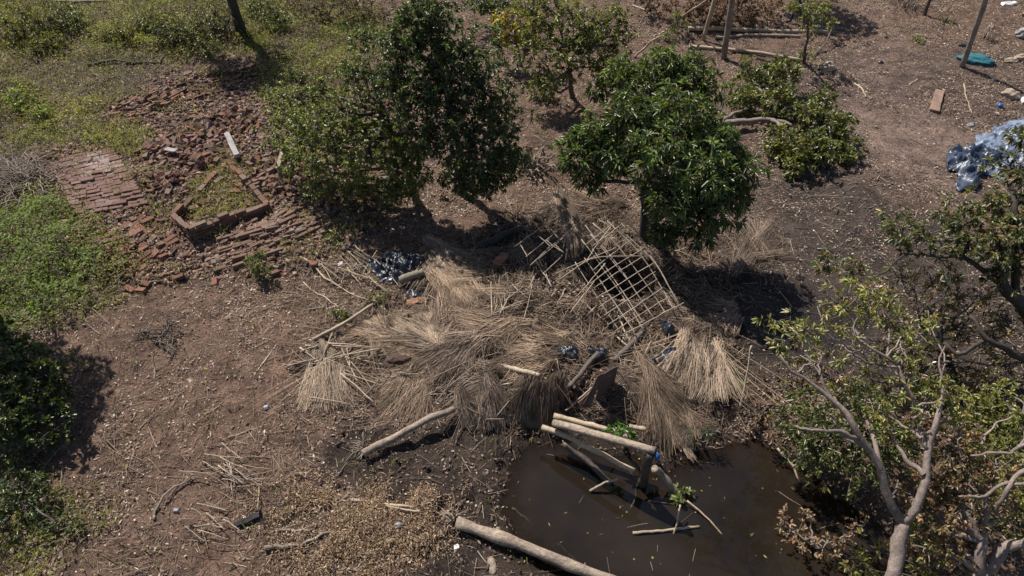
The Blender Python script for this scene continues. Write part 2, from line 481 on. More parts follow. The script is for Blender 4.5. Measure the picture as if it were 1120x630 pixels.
gc = lerp(gc, (.095, .068, .052), Z_HUT(gx, gy) * .85)
gc = lerp(gc, (.165, .105, .082), Z_BRICK(gx, gy) * .8)
gc = lerp(gc, (.15, .135, .08), np.maximum(Z_GREEN1(gx, gy), Z_GREEN2(gx, gy)) * .7)
gc = lerp(gc, (.15, .12, .108), Z_BARE1(gx, gy) * .7)
gc = lerp(gc, (.13, .112, .108), Z_TWIG(gx, gy) * .8)
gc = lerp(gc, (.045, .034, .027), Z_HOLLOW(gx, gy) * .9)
wet = np.clip(Z_DARK(gx, gy) * .6 + (sdist(POND, gx, gy) > -.5) * .3 + Z_ASH(gx, gy) * .25 + Z_BLACK(gx, gy) * .5, 0, 1)
shore = np.clip((sdist(POND, gx, gy) + .5) / .5, 0, 1)
gc = lerp(gc, (.05, .038, .030), shore * .7)
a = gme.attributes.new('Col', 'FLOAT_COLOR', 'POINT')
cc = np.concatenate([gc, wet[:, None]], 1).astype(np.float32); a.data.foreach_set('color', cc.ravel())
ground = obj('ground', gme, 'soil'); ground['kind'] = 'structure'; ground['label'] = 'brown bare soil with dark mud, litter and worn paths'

# pond: a level sheet whose murkiness follows its depth; the banks rise through it
lo, hi = POND.min(0) - .5, POND.max(0) + .5
gxs = np.arange(lo[0], hi[0], .07); gys = np.arange(max(lo[1], 1.0), hi[1], .07)
GX, GY = np.meshgrid(gxs, gys, indexing='ij'); GH = H(GX.ravel(), GY.ravel())
dep = WATER_Z - GH
keep = (dep.reshape(GX.shape) > -.03) & (sdist(POND, GX.ravel(), GY.ravel()).reshape(GX.shape) > -.5)
m_, n_ = GX.shape; ii = (np.arange(m_ - 1)[:, None] * n_ + np.arange(n_ - 1)[None])
kf = keep[:-1, :-1] | keep[1:, :-1] | keep[1:, 1:] | keep[:-1, 1:]
ii = ii[kf]
used = np.unique(np.stack([ii, ii + n_, ii + n_ + 1, ii + 1], 1)); mp_ = np.zeros(m_ * n_, np.int64); mp_[used] = np.arange(len(used))
pme = mk_mesh('pond', np.stack([GX.ravel(), GY.ravel(), np.full(m_ * n_, WATER_Z)], 1)[used], mp_[np.stack([ii, ii + n_, ii + n_ + 1, ii + 1], 1)], None, None, True, np.clip(dep[used], 0, 1))
pond = obj('pond', pme, 'pond_water'); pond['kind'] = 'structure'; pond['label'] = 'dark still pond water beside the collapsed hut'

# ------------------------------------------------------------------ bricks
def brick_variant(seed):
    r = random.Random(seed)
    bm = bmesh.new(); bmesh.ops.create_cube(bm, size=1.0)
    bmesh.ops.bevel(bm, geom=bm.edges[:], offset=.07, segments=1, affect='EDGES', clamp_overlap=True)
    for v in bm.verts:
        v.co += Vector((r.uniform(-.045, .045), r.uniform(-.05, .05), r.uniform(-.06, .06)))
    me = bpy.data.meshes.new('brick'); bm.to_mesh(me); bm.free()
    return me
BRICKS = {}
for mt in ('brick', 'worn_brick', 'shade_brick', 'mossy_brick', 'sheen_brick'):
    L = []
    for k in range(5):
        me = brick_variant(k); me.materials.append(MATS[mt]); L.append(me)
    BRICKS[mt] = L

def put_brick(parent, p, rot, size, mt):
    o = bpy.data.objects.new('brick', random.choice(BRICKS[mt])); COLL.objects.link(o)
    o.parent = parent
    o.location = Vector(p) - parent.location
    o.rotation_euler = rot; o.scale = size
    return o

def row_edges(n, total):
    e = np.cumsum(np.array([random.uniform(.6, 1.4) for _ in range(n)])); e = np.concatenate([[0], e / e[-1]]); return e

def slab(name, label, quad, lu, lv, mt, th=.09, jit=.12, tilt=.06, miss=.05,  lift=0.0, tilt_row=0.0, cat='fallen wall', shrink=.93):
    q = np.array([W(*p) for p in quad])
    c = q.mean(0)
    t = thing(name, label, cat, (c[0], c[1], H(c[0], c[1])))
    Lu = (np.linalg.norm(q[1] - q[0]) + np.linalg.norm(q[2] - q[3])) / 2; Lv = (np.linalg.norm(q[3] - q[0]) + np.linalg.norm(q[2] - q[1])) / 2
    nu, nv = max(2, round(Lu / lu)), max(2, round(Lv / lv))
    n = 0
    for j in range(nv):
        ed = row_edges(nu, Lu)
        for i in range(nu):
            u = (ed[i] + ed[i + 1]) / 2; v = (j + .5) / nv; bw = (ed[i + 1] - ed[i]) * Lu
            edge = min(u, 1 - u, v, 1 - v)
            if random.random() < miss + (.35 if edge < .07 and jit > .1 else 0): continue
            p = (q[0] * (1 - u) + q[1] * u) * (1 - v) + (q[3] * (1 - u) + q[2] * u) * v
            du = (q[1] - q[0]) * (1 - v) + (q[2] - q[3]) * v
            x = p[0] + random.gauss(0, jit * .12); y = p[1] + random.gauss(0, jit * .12)
            z = float(H(x, y)) + th * (.12 if jit > .1 else .3) + lift + random.gauss(0, jit * .07)
            sl = random.choice((1, 1, 1, .8, .6)) if jit > .15 else 1
            put_brick(t, (x, y, z), (random.gauss(tilt_row, tilt), random.gauss(0, tilt), math.atan2(du[1], du[0]) + random.gauss(0, jit * .35)),
                      (bw * shrink * sl, Lv / nv * shrink * random.uniform(.93, 1.03), th * random.uniform(.85, 1.15)), 'sheen_brick' if mt == 'worn_brick' and random.random() < 1.1 - 3.2 * math.hypot(u - .72, v - .33) else mt)  # paler bricks gather off-centre as a painted patch of sun sheen
            n += 1
            if n >= 300: return t
    return t

def heap(name, label, spots, n, mt, size=(.23, .12, .085)):
    ps = np.array([W(px, py) for px, py, rx, ry in spots]); c = ps.mean(0)
    t = thing(name, label, 'rubble heap', (c[0], c[1], H(c[0], c[1])))
    for k in range(n):
        s = random.randrange(len(spots)); _, _, rx, ry = spots[s]
        x = ps[s][0] + random.gauss(0, rx * .55); y = ps[s][1] + random.gauss(0, ry * .55)
        g = math.exp(-((x - ps[s][0]) / rx) ** 2 - ((y - ps[s][1]) / ry) ** 2)
        z = float(H(x, y)) + .02 + random.random() * .09 * g
        k_ = random.choice((1, 1, .7, .5, 1.2)) * random.uniform(.85, 1.1)
        put_brick(t, (x, y, z), (random.gauss(0, .45), random.gauss(0, .4), random.uniform(0, 6.28)),
                  (size[0] * k_, size[1] * random.uniform(.8, 1.15), size[2] * random.uniform(.8, 1.2)), random.choice(mt))
    return t

slab('fallen_brickwork', 'smooth worn fallen brick wall slab, lying flat, pale pink sun sheen painted on, beside dry twigs', [(56, 180), (122, 162), (163, 224), (82, 238)], .26, .125, 'worn_brick', .09, .02, .012, .0, shrink=1.005)
slab('fallen_brickwork', 'broken orange brick wall slab lying flat below the brick enclosure corner', [(92, 264), (158, 232), (203, 268), (142, 305)], .25, .15, 'brick', .09, .25, .12, .06, -.01, shrink=1.0)
slab('fallen_brickwork', 'long strip of tilted red brick rows at the edge of the grass', [(108, 122), (192, 92), (203, 116), (112, 141)], .26, .13, 'brick', .09, .3, .22, .12, .0, -.25)
slab('fallen_brickwork', 'brick rows with tree shade painted in under the grass, farthest of the ruin', [(192, 92), (276, 70), (292, 90), (206, 115)], .26, .14, 'shade_brick', .09, .3, .22, .12, .0, -.2)
slab('fallen_brickwork', 'long diagonal fallen brick wall with shingled brown rows in front of the enclosure', [(214, 272), (392, 196), (405, 240), (240, 304)], .34, .135, 'mossy_brick', .10, .22, .10, .04, -.015, -.2, shrink=1.02)
heap('rubble_heap', 'heap of loose red bricks behind the brick enclosure', [(185, 165, .8, .5), (215, 150, .9, .5), (240, 130, .8, .5), (262, 140, .6, .5), (180, 200, .5, .4), (222, 175, .6, .35)], 290, ('brick', 'brick', 'worn_brick'))
heap('rubble_heap', 'mixed grey and red brick rubble heap beside the leafy tree', [(300, 180, .6, .5), (325, 195, .6, .5), (345, 180, .6, .5), (290, 205, .4, .35), (390, 200, .6, .4), (375, 220, .5, .4), (405, 218, .4, .3), (400, 165, .4, .3)], 290, ('brick', 'mossy_brick', 'worn_brick', 'brick'))

# loose bricks lying about
lb = [(143, 318, 'loose brick below the orange brick slab, leftmost of three'), (160, 312, 'loose brick below the orange brick slab, uppermost of three'), (155, 319, 'loose brick below the orange brick slab, middle of three'), (196, 305, 'lone brick between the orange slab and the small leafy weed'), (118, 148, 'lone brick in the grass between brick rows and worn slab'), (95, 160, 'brick at the far edge of the worn slab, in the grass'), (236, 310, 'lone brick on the soil left of the small leafy weed'), (300, 300, 'lone brick on the soil right of the small leafy weed'), (342, 290, 'brick lying alone near the dry reeds left of the black plastic'), (62, 166, 'brick at the upper left corner of the worn slab')]
for k, (px, py, lab) in enumerate(lb):
    p = W(px, py, .035)
    o = bpy.data.objects.new('loose_brick', random.choice(BRICKS['brick'])); COLL.objects.link(o)
    o.location = p; o.rotation_euler = (random.gauss(0, .2), random.gauss(0, .2), random.uniform(0, 3)); o.scale = (.22, .12, .09)
    tag(o, lab, 'brick', 'loose bricks around the ruin')

# brick enclosure
def enclosure():
    h = .5
    top = [(187, 231), (205, 247), (291, 219), (247, 172)]
    hz = [.34, .5, .36, .26]
    C = [Wz(px, py, z)[:2] for (px, py), z in zip(top, hz)]
    c = sum(C) / 4
    t = thing('brick_enclosure', 'low roofless rectangular brick enclosure with yellow grass growing inside', 'brick enclosure', (c[0], c[1], H(c[0], c[1])))
    course = .085
    core = []
    for i in range(4):
        a, b = C[i], C[(i + 1) % 4]; L = np.linalg.norm(b - a); d = (b - a) / L
        ang = math.atan2(d[1], d[0]); n = max(2, int(L / .25))
        for k in range(7):
            off = .5 if k % 2 else 0
            for j in range(n + (1 if off else 0)):
                s0 = max(0, (j - off) / n); s1 = min(1, (j + 1 - off) / n)
                sm = (s0 + s1) / 2; p = a + (b - a) * sm
                lim = h - .02
                lim = hz[i] + (hz[(i + 1) % 4] - hz[i]) * sm - .03 + random.uniform(-.03, .02)
                if False: lim = .20 + .26 * (1 - abs(sm - .0)) * (.9 + .2 * math.sin(sm * 9)) * .9   # crumbled rear-left wall
                if i == 2 and .35 < sm < .5: lim = .12
                if i == 3: lim -= .06 * (1 + math.sin(sm * 12))
                if k * course > lim: continue
                zb = min(float(H(*p)), float(H(*c))) - .06
                put_brick(t, (p[0] + random.gauss(0, .006), p[1] + random.gauss(0, .006), zb + .05 + k * course), (random.gauss(0, .02), random.gauss(0, .02), ang + random.gauss(0, .02)),
                          (L * (s1 - s0) * .965, .12, course * .92), 'mossy_brick' if (k >= 4 or random.random() < .5) else 'brick')
        core.append((a, b))
    # mortar cores inside the walls
    bm = bmesh.new()
    for i, (a, b) in enumerate(core):
        d = norm((b - a)[None])[0]; nrm = np.array([-d[1], d[0]]) * .052
        z0 = float(H(*c)) - .1; z1 = z0 + (.22 if i in (3, 2) else .3)
        vs = [bm.verts.new((*(p - c), z - float(H(*c)))) for z in (z0, z1) for p in (a + nrm + d * .06, b + nrm - d * .06, b - nrm - d * .06, a - nrm + d * .06)]
        for f in ((0, 1, 2, 3), (4, 5, 6, 7), (0, 1, 5, 4), (1, 2, 6, 5), (2, 3, 7, 6), (3, 0, 4, 7)):
            bm.faces.new([vs[k] for k in f])
    bmesh.ops.recalc_face_normals(bm, faces=bm.faces[:])
    me = bpy.data.meshes.new('mortar'); bm.to_mesh(me); bm.free()
    obj('mortar', me, 'brown_earth', t)
enclosure()
# loose bricks inside the enclosure: part of the rubble lying in it
for px, py, lab in [(222, 224, 'brick inside the enclosure beside its left wall'), (212, 230, 'brick inside the enclosure nearest its front left corner'), (240, 200, 'brick in the middle of the enclosure grass, farthest back'), (262, 205, 'brick inside the enclosure beside its right wall'), (258, 212, 'brick in the enclosure grass just in front of the right wall brick')]:
    p = W(px, py, .06)
    o = bpy.data.objects.new('loose_brick', random.choice(BRICKS['brick'])); COLL.objects.link(o)
    o.location = p; o.rotation_euler = (random.gauss(0, .2), random.gauss(0, .2), random.uniform(0, 3)); o.scale = (.24, .13, .09)
    tag(o, lab, 'brick', 'bricks inside the enclosure')

# broken fragments too small to count
def fragments(name, label, n, box, dens_, pal, sc_=1.0):
    bx = Wz(np.array(box[0]), np.array(box[1]))
    x = rng.uniform(bx[:, 0].min(), bx[:, 0].max(), n * 4); y = rng.uniform(bx[:, 1].min(), bx[:, 1].max(), n * 4)
    k = rng.random(n * 4) < np.clip(dens_(x, y), 0, 1); x, y = x[k][:n], y[k][:n]; n = len(x)
    z = H(x, y) + .01
    cube = np.array([(-1, -1, -1), (1, -1, -1), (1, 1, -1), (-1, 1, -1), (-1, -1, 1), (1, -1, 1), (1, 1, 1), (-1, 1, 1)], float)
    sz = np.stack([rng.gamma(2.5, .014, n), rng.gamma(2.5, .010, n), rng.gamma(2.5, .008, n)], 1) * sc_
    Vv = cube[None] * sz[:, None] * rng.uniform(.6, 1.2, (n, 8, 1))
    a = rng.uniform(0, 6.28, n); b = rng.normal(0, .4, n)
    ca, sa, cb, sb = np.cos(a)[:, None], np.sin(a)[:, None], np.cos(b)[:, None], np.sin(b)[:, None]
    X_, Y_, Z_ = Vv[..., 0], Vv[..., 1], Vv[..., 2]
    X_, Z_ = X_ * cb - Z_ * sb, X_ * sb + Z_ * cb
    Vv = np.stack([X_ * ca - Y_ * sa + x[:, None], X_ * sa + Y_ * ca + y[:, None], Z_ + z[:, None]], -1).reshape(-1, 3)
    f = np.array([(0, 3, 2, 1), (4, 5, 6, 7), (0, 1, 5, 4), (1, 2, 6, 5), (2, 3, 7, 6), (3, 0, 4, 7)])
    q = (np.arange(n)[:, None, None] * 8 + f[None]).reshape(-1, 4)
    pal = np.array(pal)
    c = pal[rng.integers(0, len(pal), n)] * np.exp(rng.normal(0, .2, (n, 1)))
    o = obj(name, mk_mesh(name, Vv, q, None, np.repeat(c, 6, 0)), 'litter'); tag(o, label, None, None, 'stuff')
fragments('brick_fragments', 'small broken brick fragments strewn through the ruin', 14000, ([40, 430, 430, 40], [65, 65, 310, 310]), lambda x, y: Z_BRICK(x, y) * (.45 + (fbm(x, y, 1.2, 3, 77) - .4) * 2),
          [(.24, .14, .105), (.16, .095, .075), (.30, .20, .16), (.22, .18, .155), (.11, .075, .06), (.18, .125, .10)])
fragments('soil_clods', 'crumbled brown earth clods among the hut debris and on the mud', 9000, ([300, 860, 860, 300], [220, 220, 640, 640]), lambda x, y: (Z_HUT(x, y) * .8 + Z_DARK(x, y) * .10) * np.clip((fbm(x, y, 1.6, 3, 97) - .42) * 6, .05, 1) * (sdist(POND, x, y) < -.1),
          [(.10, .072, .056), (.13, .095, .075), (.075, .055, .043), (.16, .12, .095)], .75)

# ------------------------------------------------------------------ boards, poles, sticks
def box_between(name, p0, p1, w, h, mat, label, cat, jag=.01, roll=0.0):
    p0, p1 = Vector(p0), Vector(p1); d = p1 - p0; L = d.length
    bm = bmesh.new(); bmesh.ops.create_cube(bm, size=1.0)
    bmesh.ops.scale(bm, vec=(L, w, h), verts=bm.verts[:])
    bmesh.ops.subdivide_edges(bm, edges=[e for e in bm.edges if abs((e.verts[0].co - e.verts[1].co).x) > L * .5], cuts=5)
    for v in bm.verts: v.co += Vector((random.gauss(0, jag), random.gauss(0, jag), random.gauss(0, jag * .6)))
    bmesh.ops.bevel(bm, geom=[e for e in bm.edges if len(e.link_faces) == 2 and e.calc_face_angle() > 1], offset=.008, segments=1, affect='EDGES')
    me = bpy.data.meshes.new(name); bm.to_mesh(me); bm.free()
    o = obj(name, me, mat)
    o.location = (p0 + p1) / 2
    o.rotation_mode = 'QUATERNION'
    o.rotation_quaternion = d.to_track_quat('X', 'Z') @ Euler((roll, 0, 0)).to_quaternion()
    return tag(o, label, cat)

box_between('concrete_post', W(250, 152, .16), W(262, 178, .20), .13, .10, 'concrete', 'pale grey square post lying on the bricks behind the enclosure', 'post', .004)
box_between('concrete_post', W(306, 190, .14), W(313, 172, .28), .11, .10, 'sandstone', 'short brown square post standing out of the brick rubble', 'post', .006)
box_between('wooden_board', W(184, 170, .2), W(196, 172, .2), .14, .03, 'concrete', 'small grey board on the loose brick heap', 'board', .004)
box_between('wooden_plank', W(1021, 123, .05), W(1027, 101, .06), .24, .06, 'plank_wood', 'short thick brown plank lying alone on the bare path', 'plank', .006)

def pole(name, pts, r0, r1, mat, label, cat='pole', wob=.012, ground_pts=True, S=9, n=14, group=None):
    """pts: (px, py, height above ground) or, with ground_pts False, absolute height"""
    P = []
    for k, p in enumerate(pts):
        f = k / (len(pts) - 1); r = r0 + (r1 - r0) * f
        q = W(p[0], p[1]) if ground_pts and p[2] < 1e-6 else Wz(p[0], p[1], p[2])
        q = np.array(q, float)
        if ground_pts and p[2] < 1e-6: q[2] += r * .8
        P.append((*q, r))
    b = np.array(P[0][:3])
    P = [(p[0] - b[0], p[1] - b[1], p[2] - b[2], p[3]) for p in P]
    me = tube_mesh(name, [P], S, True, wob, n, .04)
    o = obj(name, me, mat, None, b)
    return tag(o, label, cat, group)

def upright(name, px, py, h, lean, r0, r1, mat, label, cat='pole', wob=.01):
    b = W(px, py, -.15)
    P = [(0, 0, 0, r0), (lean[0] * .5, lean[1] * .5, h * .5, (r0 + r1) / 2), (lean[0], lean[1], h, r1)]
    o = obj(name, tube_mesh(name, [P], 9, True, wob, 14, .04), mat, None, b)
    return tag(o, label, cat)

upright('standing_pole', 1054, 73, 4.2, (-.55, .2), .085, .07, 'grey_pole', 'upright pole beside the teal bundle at the far right')
upright('standing_pole', 792, 64, 3.6, (-.25, .1), .10, .085, 'grey_pole', 'thick upright pole standing among the long poles laid on the ground')
upright('standing_pole', 768, 44, 3.4, (.35, .2), .07, .06, 'bamboo', 'thinner tan upright pole left of the thick upright pole')
upright('standing_pole', 1010, 17, 1.6, (.05, .1), .06, .05, 'wet_wood', 'short dark leaning stake at the top of the bare path')
pole('lying_pole', [(752, 33, 0), (820, 34, 0), (905, 37, 0)], .075, .06, 'bamboo', 'longest pale pole lying on the ground at the far edge of the clearing')
pole('lying_pole', [(753, 53, 0), (820, 59, 0), (880, 68, 0)], .055, .05, 'bamboo', 'pale pole lying at the foot of the thick upright pole')
pole('lying_pole', [(782, 42, 0), (835, 40, 0), (875, 42, 0)], .05, .05, 'grey_pole', 'grey pole lying just below the longest pale pole')
pole('lying_pole', [(880, 30, 0), (925, 33, 0)], .045, .04, 'grey_pole', 'short grey pole lying behind the small leafy sapling')
pole('lying_pole', [(694, 63, 0), (708, 50, .35), (722, 40, .8)], .035, .03, 'bamboo', 'tan stick leaning up out of the weeds behind the mango trees', 'stick')
pole('leaning_stick', [(745, 19, .1), (760, 9, .9), (773, 0, 1.5)], .035, .03, 'bamboo', 'thin tan stick leaning against the dead brush', 'stick')
pole('leaning_stick', [(692, 7, 0), (705, 13, 0), (716, 21, 0)], .03, .02, 'slat', 'short whitish stick lying near the dead brush', 'stick')

# the collapsed hut's logs
pole('palm_log', [(500, 572, .10), (570, 597, .06), (640, 624, .02), (720, 657, -.04)], .095, .075, 'palm_log', 'thick pale palm log lying on the mud at the bottom', 'log', .006, False, 12, 20)
pole('fallen_log', [(397, 496, .10), (440, 475, .18), (497, 447, .30)], .068, .055, 'palm_log', 'smooth pale log with broken root end lying on the mud', 'log', .012, True, 10)
pole('hut_log', [(606, 463, .50), (660, 478, .78), (717, 493, 1.02)], .066, .058, 'palm_log', 'thickest pale beam of the fallen hut resting on the leaning post', 'beam', .004, False, 12)
pole('hut_log', [(592, 466, .35), (640, 487, .38), (694, 515, .38)], .05, .04, 'bamboo', 'thin pale beam running down towards the water below the thickest beam', 'beam', .006, False)
pole('hut_log', [(606, 454, .5), (650, 466, .55), (696, 480, .6)], .05, .045, 'bamboo', 'thin pale beam lying just behind the thickest beam', 'beam', .006, False)
pole('hut_log', [(688, 466, .5), (706, 470, .5)], .045, .045, 'bamboo', 'stub of pale pole beside the leafy sprig', 'beam', .002, False)
pole('hut_post', [(700, 534, -.4), (705, 515, .4), (712, 496, .95)], .085, .07, 'wet_wood', 'dark mossy post standing in the water under the thickest beam', 'post', .006, False, 10)
pole('sunken_log', [(616, 484, .1), (645, 507, -.02), (668, 530, -.16)], .06, .05, 'wet_wood', 'dark half-sunken beam sloping into the pond', 'beam', .006, False)
pole('sunken_log', [(715, 512, .35), (728, 524, .1), (742, 542, -.16)], .065, .05, 'grey_pole', 'greyish pole sloping into the pond towards the yellow leaf cluster', 'beam', .006, False)
pole('sunken_log', [(645, 537, -.12), (662, 529, .02), (676, 524, .05)], .022, .018, 'slat', 'short white stick poking out beside the sunken beam', 'stick', .004, False)
pole('floating_stick', [(692, 583, -.13), (728, 580, -.12), (765, 576, -.13)], .025, .02, 'bamboo', 'pale stick floating level on the pond', 'stick', .004, False)
pole('floating_stick', [(736, 588, -.2), (740, 570, .0), (744, 552, .12)], .016, .014, 'slat', 'short stick standing across the level floating stick', 'stick', .004, False)
pole('floating_stick', [(752, 548, -.05), (772, 565, -.1), (790, 585, -.15)], .016, .012, 'bamboo', 'thin reed lying in the water right of the yellow leaf cluster', 'stick', .004, False)
pole('sloping_pole', [(342, 373, 0), (375, 353, .14), (408, 333, .2)], .04, .03, 'bamboo', 'straight pale green-tipped pole lying alone left of the thatch', 'pole', .006)
pole('fallen_log', [(437, 306, .12), (450, 301, .16), (463, 297, .18)], .085, .08, 'grey_pole', 'short grey-brown log lying on the black plastic heap', 'log', .004, False)
pole('fallen_log', [(524, 271, .18), (550, 259, .2), (572, 249, .22)], .09, .07, 'dark_bark', 'dark log lying in the shade above the orange brick block', 'log', .01, False)
pole('leaning_stick', [(808, 449, 0), (816, 415, .5), (822, 378, 1.0)], .022, .015, 'slat', 'thin straight grey stick leaning in the shade right of the straw bale', 'stick', .006)
pole('leaning_stick', [(770, 380, .3), (785, 402, .25), (797, 432, .12)], .022, .018, 'bamboo', 'pale stick lying down the straw bale', 'stick', .004)
pole('leaning_stick', [(850, 490, .05), (865, 508, 0.0), (875, 528, -.1)], .02, .015, 'bamboo', 'tan stick on the pond bank under the foreground tree', 'stick', .004, False)
pole('ground_stick', [(385, 547, 0), (430, 552, 0), (478, 557, 0)], .028, .02, 'bamboo', 'pale pole lying along the top of the dry leaf pile', 'stick', .008)
pole('ground_stick', [(420, 554, .1), (460, 560, 0.1)], .018, .018, 'bamboo', 'second thin pole under the one on the dry leaf pile', 'stick', .005, False)
pole('ground_stick', [(291, 603, 0), (320, 599, 0), (350, 585, 0), (395, 570, 0)], .035, .015, 'grey_pole', 'crooked brown branch lying left of the dry leaf pile', 'branch', .02)
pole('ground_stick', [(303, 579, 0), (340, 581, 0)], .022, .016, 'grey_pole', 'short brown stick above the crooked branch', 'stick', .01)
pole('ground_stick', [(168, 569, 0), (176, 555, 0), (200, 533, 0), (215, 522, 0)], .022, .01, 'grey_pole', 'bent brown twig lying on the bare soil at lower left', 'branch', .02)
pole('ground_stick', [(95, 72, 0), (130, 70, 0), (172, 71, 0), (180, 62, .1)], .05, .025, 'dark_bark', 'dark forked branch lying across the grass', 'branch', .03)
pole('ground_stick', [(40, 2, 0), (80, 3, 0), (118, 3, 0)], .045, .04, 'grey_pole', 'straight grey pole lying in the weeds at top left', 'pole', .01)
pole('ground_stick', [(392, 0, 0), (396, 10, 0), (401, 20, 0)], .04, .03, 'slat', 'whitish stick lying on the bare soil behind the dark tree', 'stick', .01)
pole('ground_stick', [(330, 282, 0), (365, 313, 0), (405, 330, 0.0)], .022, .015, 'bamboo', 'long pale reed running down to the black plastic heap', 'reed', .02)
pole('ground_stick', [(332, 308, 0), (355, 325, 0), (372, 338, 0)], .016, .012, 'bamboo', 'pale reed on the soil left of the straight pole', 'reed', .012)
pole('ground_stick', [(1054, 92, 0), (1058, 108, 0), (1063, 125, 0)], .022, .012, 'bamboo', 'thin pale stalk lying right of the brown plank', 'stick', .012)
pole('ground_stick', [(935, 92, 0), (942, 98, 0), (947, 107, 0)], .03, .02, 'bamboo', 'short pale stick on the path near the sandy stone', 'stick', .012)
pole('ground_stick', [(990, 95, 0), (1004, 87, 0)], .025, .02, 'bamboo', 'small pale stick lying on the path left of the brown plank', 'stick', .01)
pole('ground_stick', [(1000, 188, 0), (1014, 190, 0), (1028, 191, 0)], .028, .015, 'wet_wood', 'short black stick lying on the path near the silver sheet', 'stick', .01)
pole('ground_stick', [(250, 480, 0), (270, 474, 0), (288, 467, 0)], .02, .015, 'slat', 'pale straight stick on the open soil above the straw litter', 'stick', .01)
pole('ground_stick', [(168, 415, 0), (169, 402, .1), (166, 385, .3)], .02, .01, 'slat', 'bleached stalk poking up from the bare soil', 'stalk', .01)
pole('ground_stick', [(610, 595, 0), (622, 606, 0), (632, 616, 0)], .02, .012, 'slat', 'thin pale stick at the edge of the pond by the palm log', 'stick', .01)
pole('ground_stick', [(560, 556, 0), (572, 566, 0), (583, 577, 0)], .02, .012, 'slat', 'thin pale stick on the mud at the pond edge', 'stick', .01)
box_between('metal_bracket', W(257, 576, .03), W(285, 566, .08), .09, .05, 'black_metal', 'black flat metal strip lying on bare soil', 'metal strip', .004)
pole('metal_rod', [(284, 557, .2), (286, 566, .08), (289, 575, .03)], .022, .02, 'black_metal', 'short black rod at the end of the black metal strip', 'rod', .002)

# root end of the fallen pale log and of the palm log
def root_burst(name, px, py, dirs, label, n=22, L=.35):
    b = W(px, py, .06)
    P = []
    for k in range(n):
        d = np.array(dirs) + rng.normal(0, .55, 3); d[2] = abs(d[2]) * .5; d = d / np.linalg.norm(d)
        l = L * random.uniform(.4, 1)
        P.append([(0, 0, 0, .016), (*(d * l * .5), .012), (*(d * l + rng.normal(0, .05, 3) + np.array([0, 0, -.05])), .005)])
    o = obj(name, tube_mesh(name, P, 5, False, .01, 6), 'grey_pole', None, b)
    tag(o, label, 'roots')
root_burst('root_tuft', 399, 494, (-.8, .0, .2), 'broken root tuft at the end of the smooth pale log')
root_burst('root_tuft', 496, 571, (-.6, .3, .2), 'dark ragged root end of the thick palm log', 26, .32)

# dead root tangle
def tangle(name, label, px, py, n, R, hgt, mat, cat, seed, tr=.013):
    rr = np.random.default_rng(seed)
    b = W(px, py)
    P = []
    for k in range(n):
        a = rr.uniform(0, 6.28); d = np.array([math.cos(a), math.sin(a), 0]); q = rr.normal(0, R * .25, 3); q[2] = abs(q[2]) * .3
        l = R * rr.uniform(.5, 1.1)
        p1 = q + d * l * .5 + np.array([0, 0, hgt * rr.uniform(.3, 1)]); p2 = q + d * l + np.array([0, 0, hgt * rr.uniform(0, .7)]) + rr.normal(0, R * .15, 3)
        P.append([(*q, tr), (*p1, tr * .8), (*p2, tr * .35)])
    t = thing(name, label, cat, b)
    for k in range(len(P)): obj('branch', tube_mesh('branch', [P[k]], 6, False, .03, 9), mat, t)
tangle('dead_stump', 'grey tangle of dead roots between the dark tree and the mango', 585, 186, 30, .6, .5, 'grey_pole', 'root tangle', 3, .022)
tangle('dead_brush', 'low tangle of grey dead twigs at the left edge', 25, 200, 90, 1.3, .25, 'grey_pole', 'dead brush', 5)
tangle('dead_brush', 'tangle of bleached twigs beside the upright pole at far right', 1078, 42, 16, .45, .4, 'slat', 'dead brush', 6)
tangle('dead_brush', 'dark pile of cut branches at the top right', 990, 6, 40, .8, .5, 'grey_pole', 'dead brush', 7)
tangle('dead_brush', 'dry twigs lying on the bare soil right of the green creeper', 180, 368, 26, .6, .10, 'bark', 'dead brush', 8)

# ------------------------------------------------------------------ foliage
GREEN = dict(dark=(.086, .112, .041), mango=(.102, .136, .047), light=(.15, .18, .052), olive=(.165, .168, .052), yellow=(.36, .28, .03), brown=(.215, .13, .075), tan=(.29, .205, .125), lime=(.205, .212, .06))

def leaf_cols(n, base, var=.35, mix=None, pm=0.0):
    c = np.array(base)[None] * np.exp(rng.normal(0, var, (n, 1)))
    c[:, 0] *= np.exp(rng.normal(0, .12, n)); c[:, 2] *= np.exp(rng.normal(0, .15, n))
    if mix is not None and pm > 0:
        k = rng.random(n) < pm; c[k] = np.array(mix)[None] * np.exp(rng.normal(0, .3, (k.sum(), 1)))
    return np.clip(c, 0, .6)

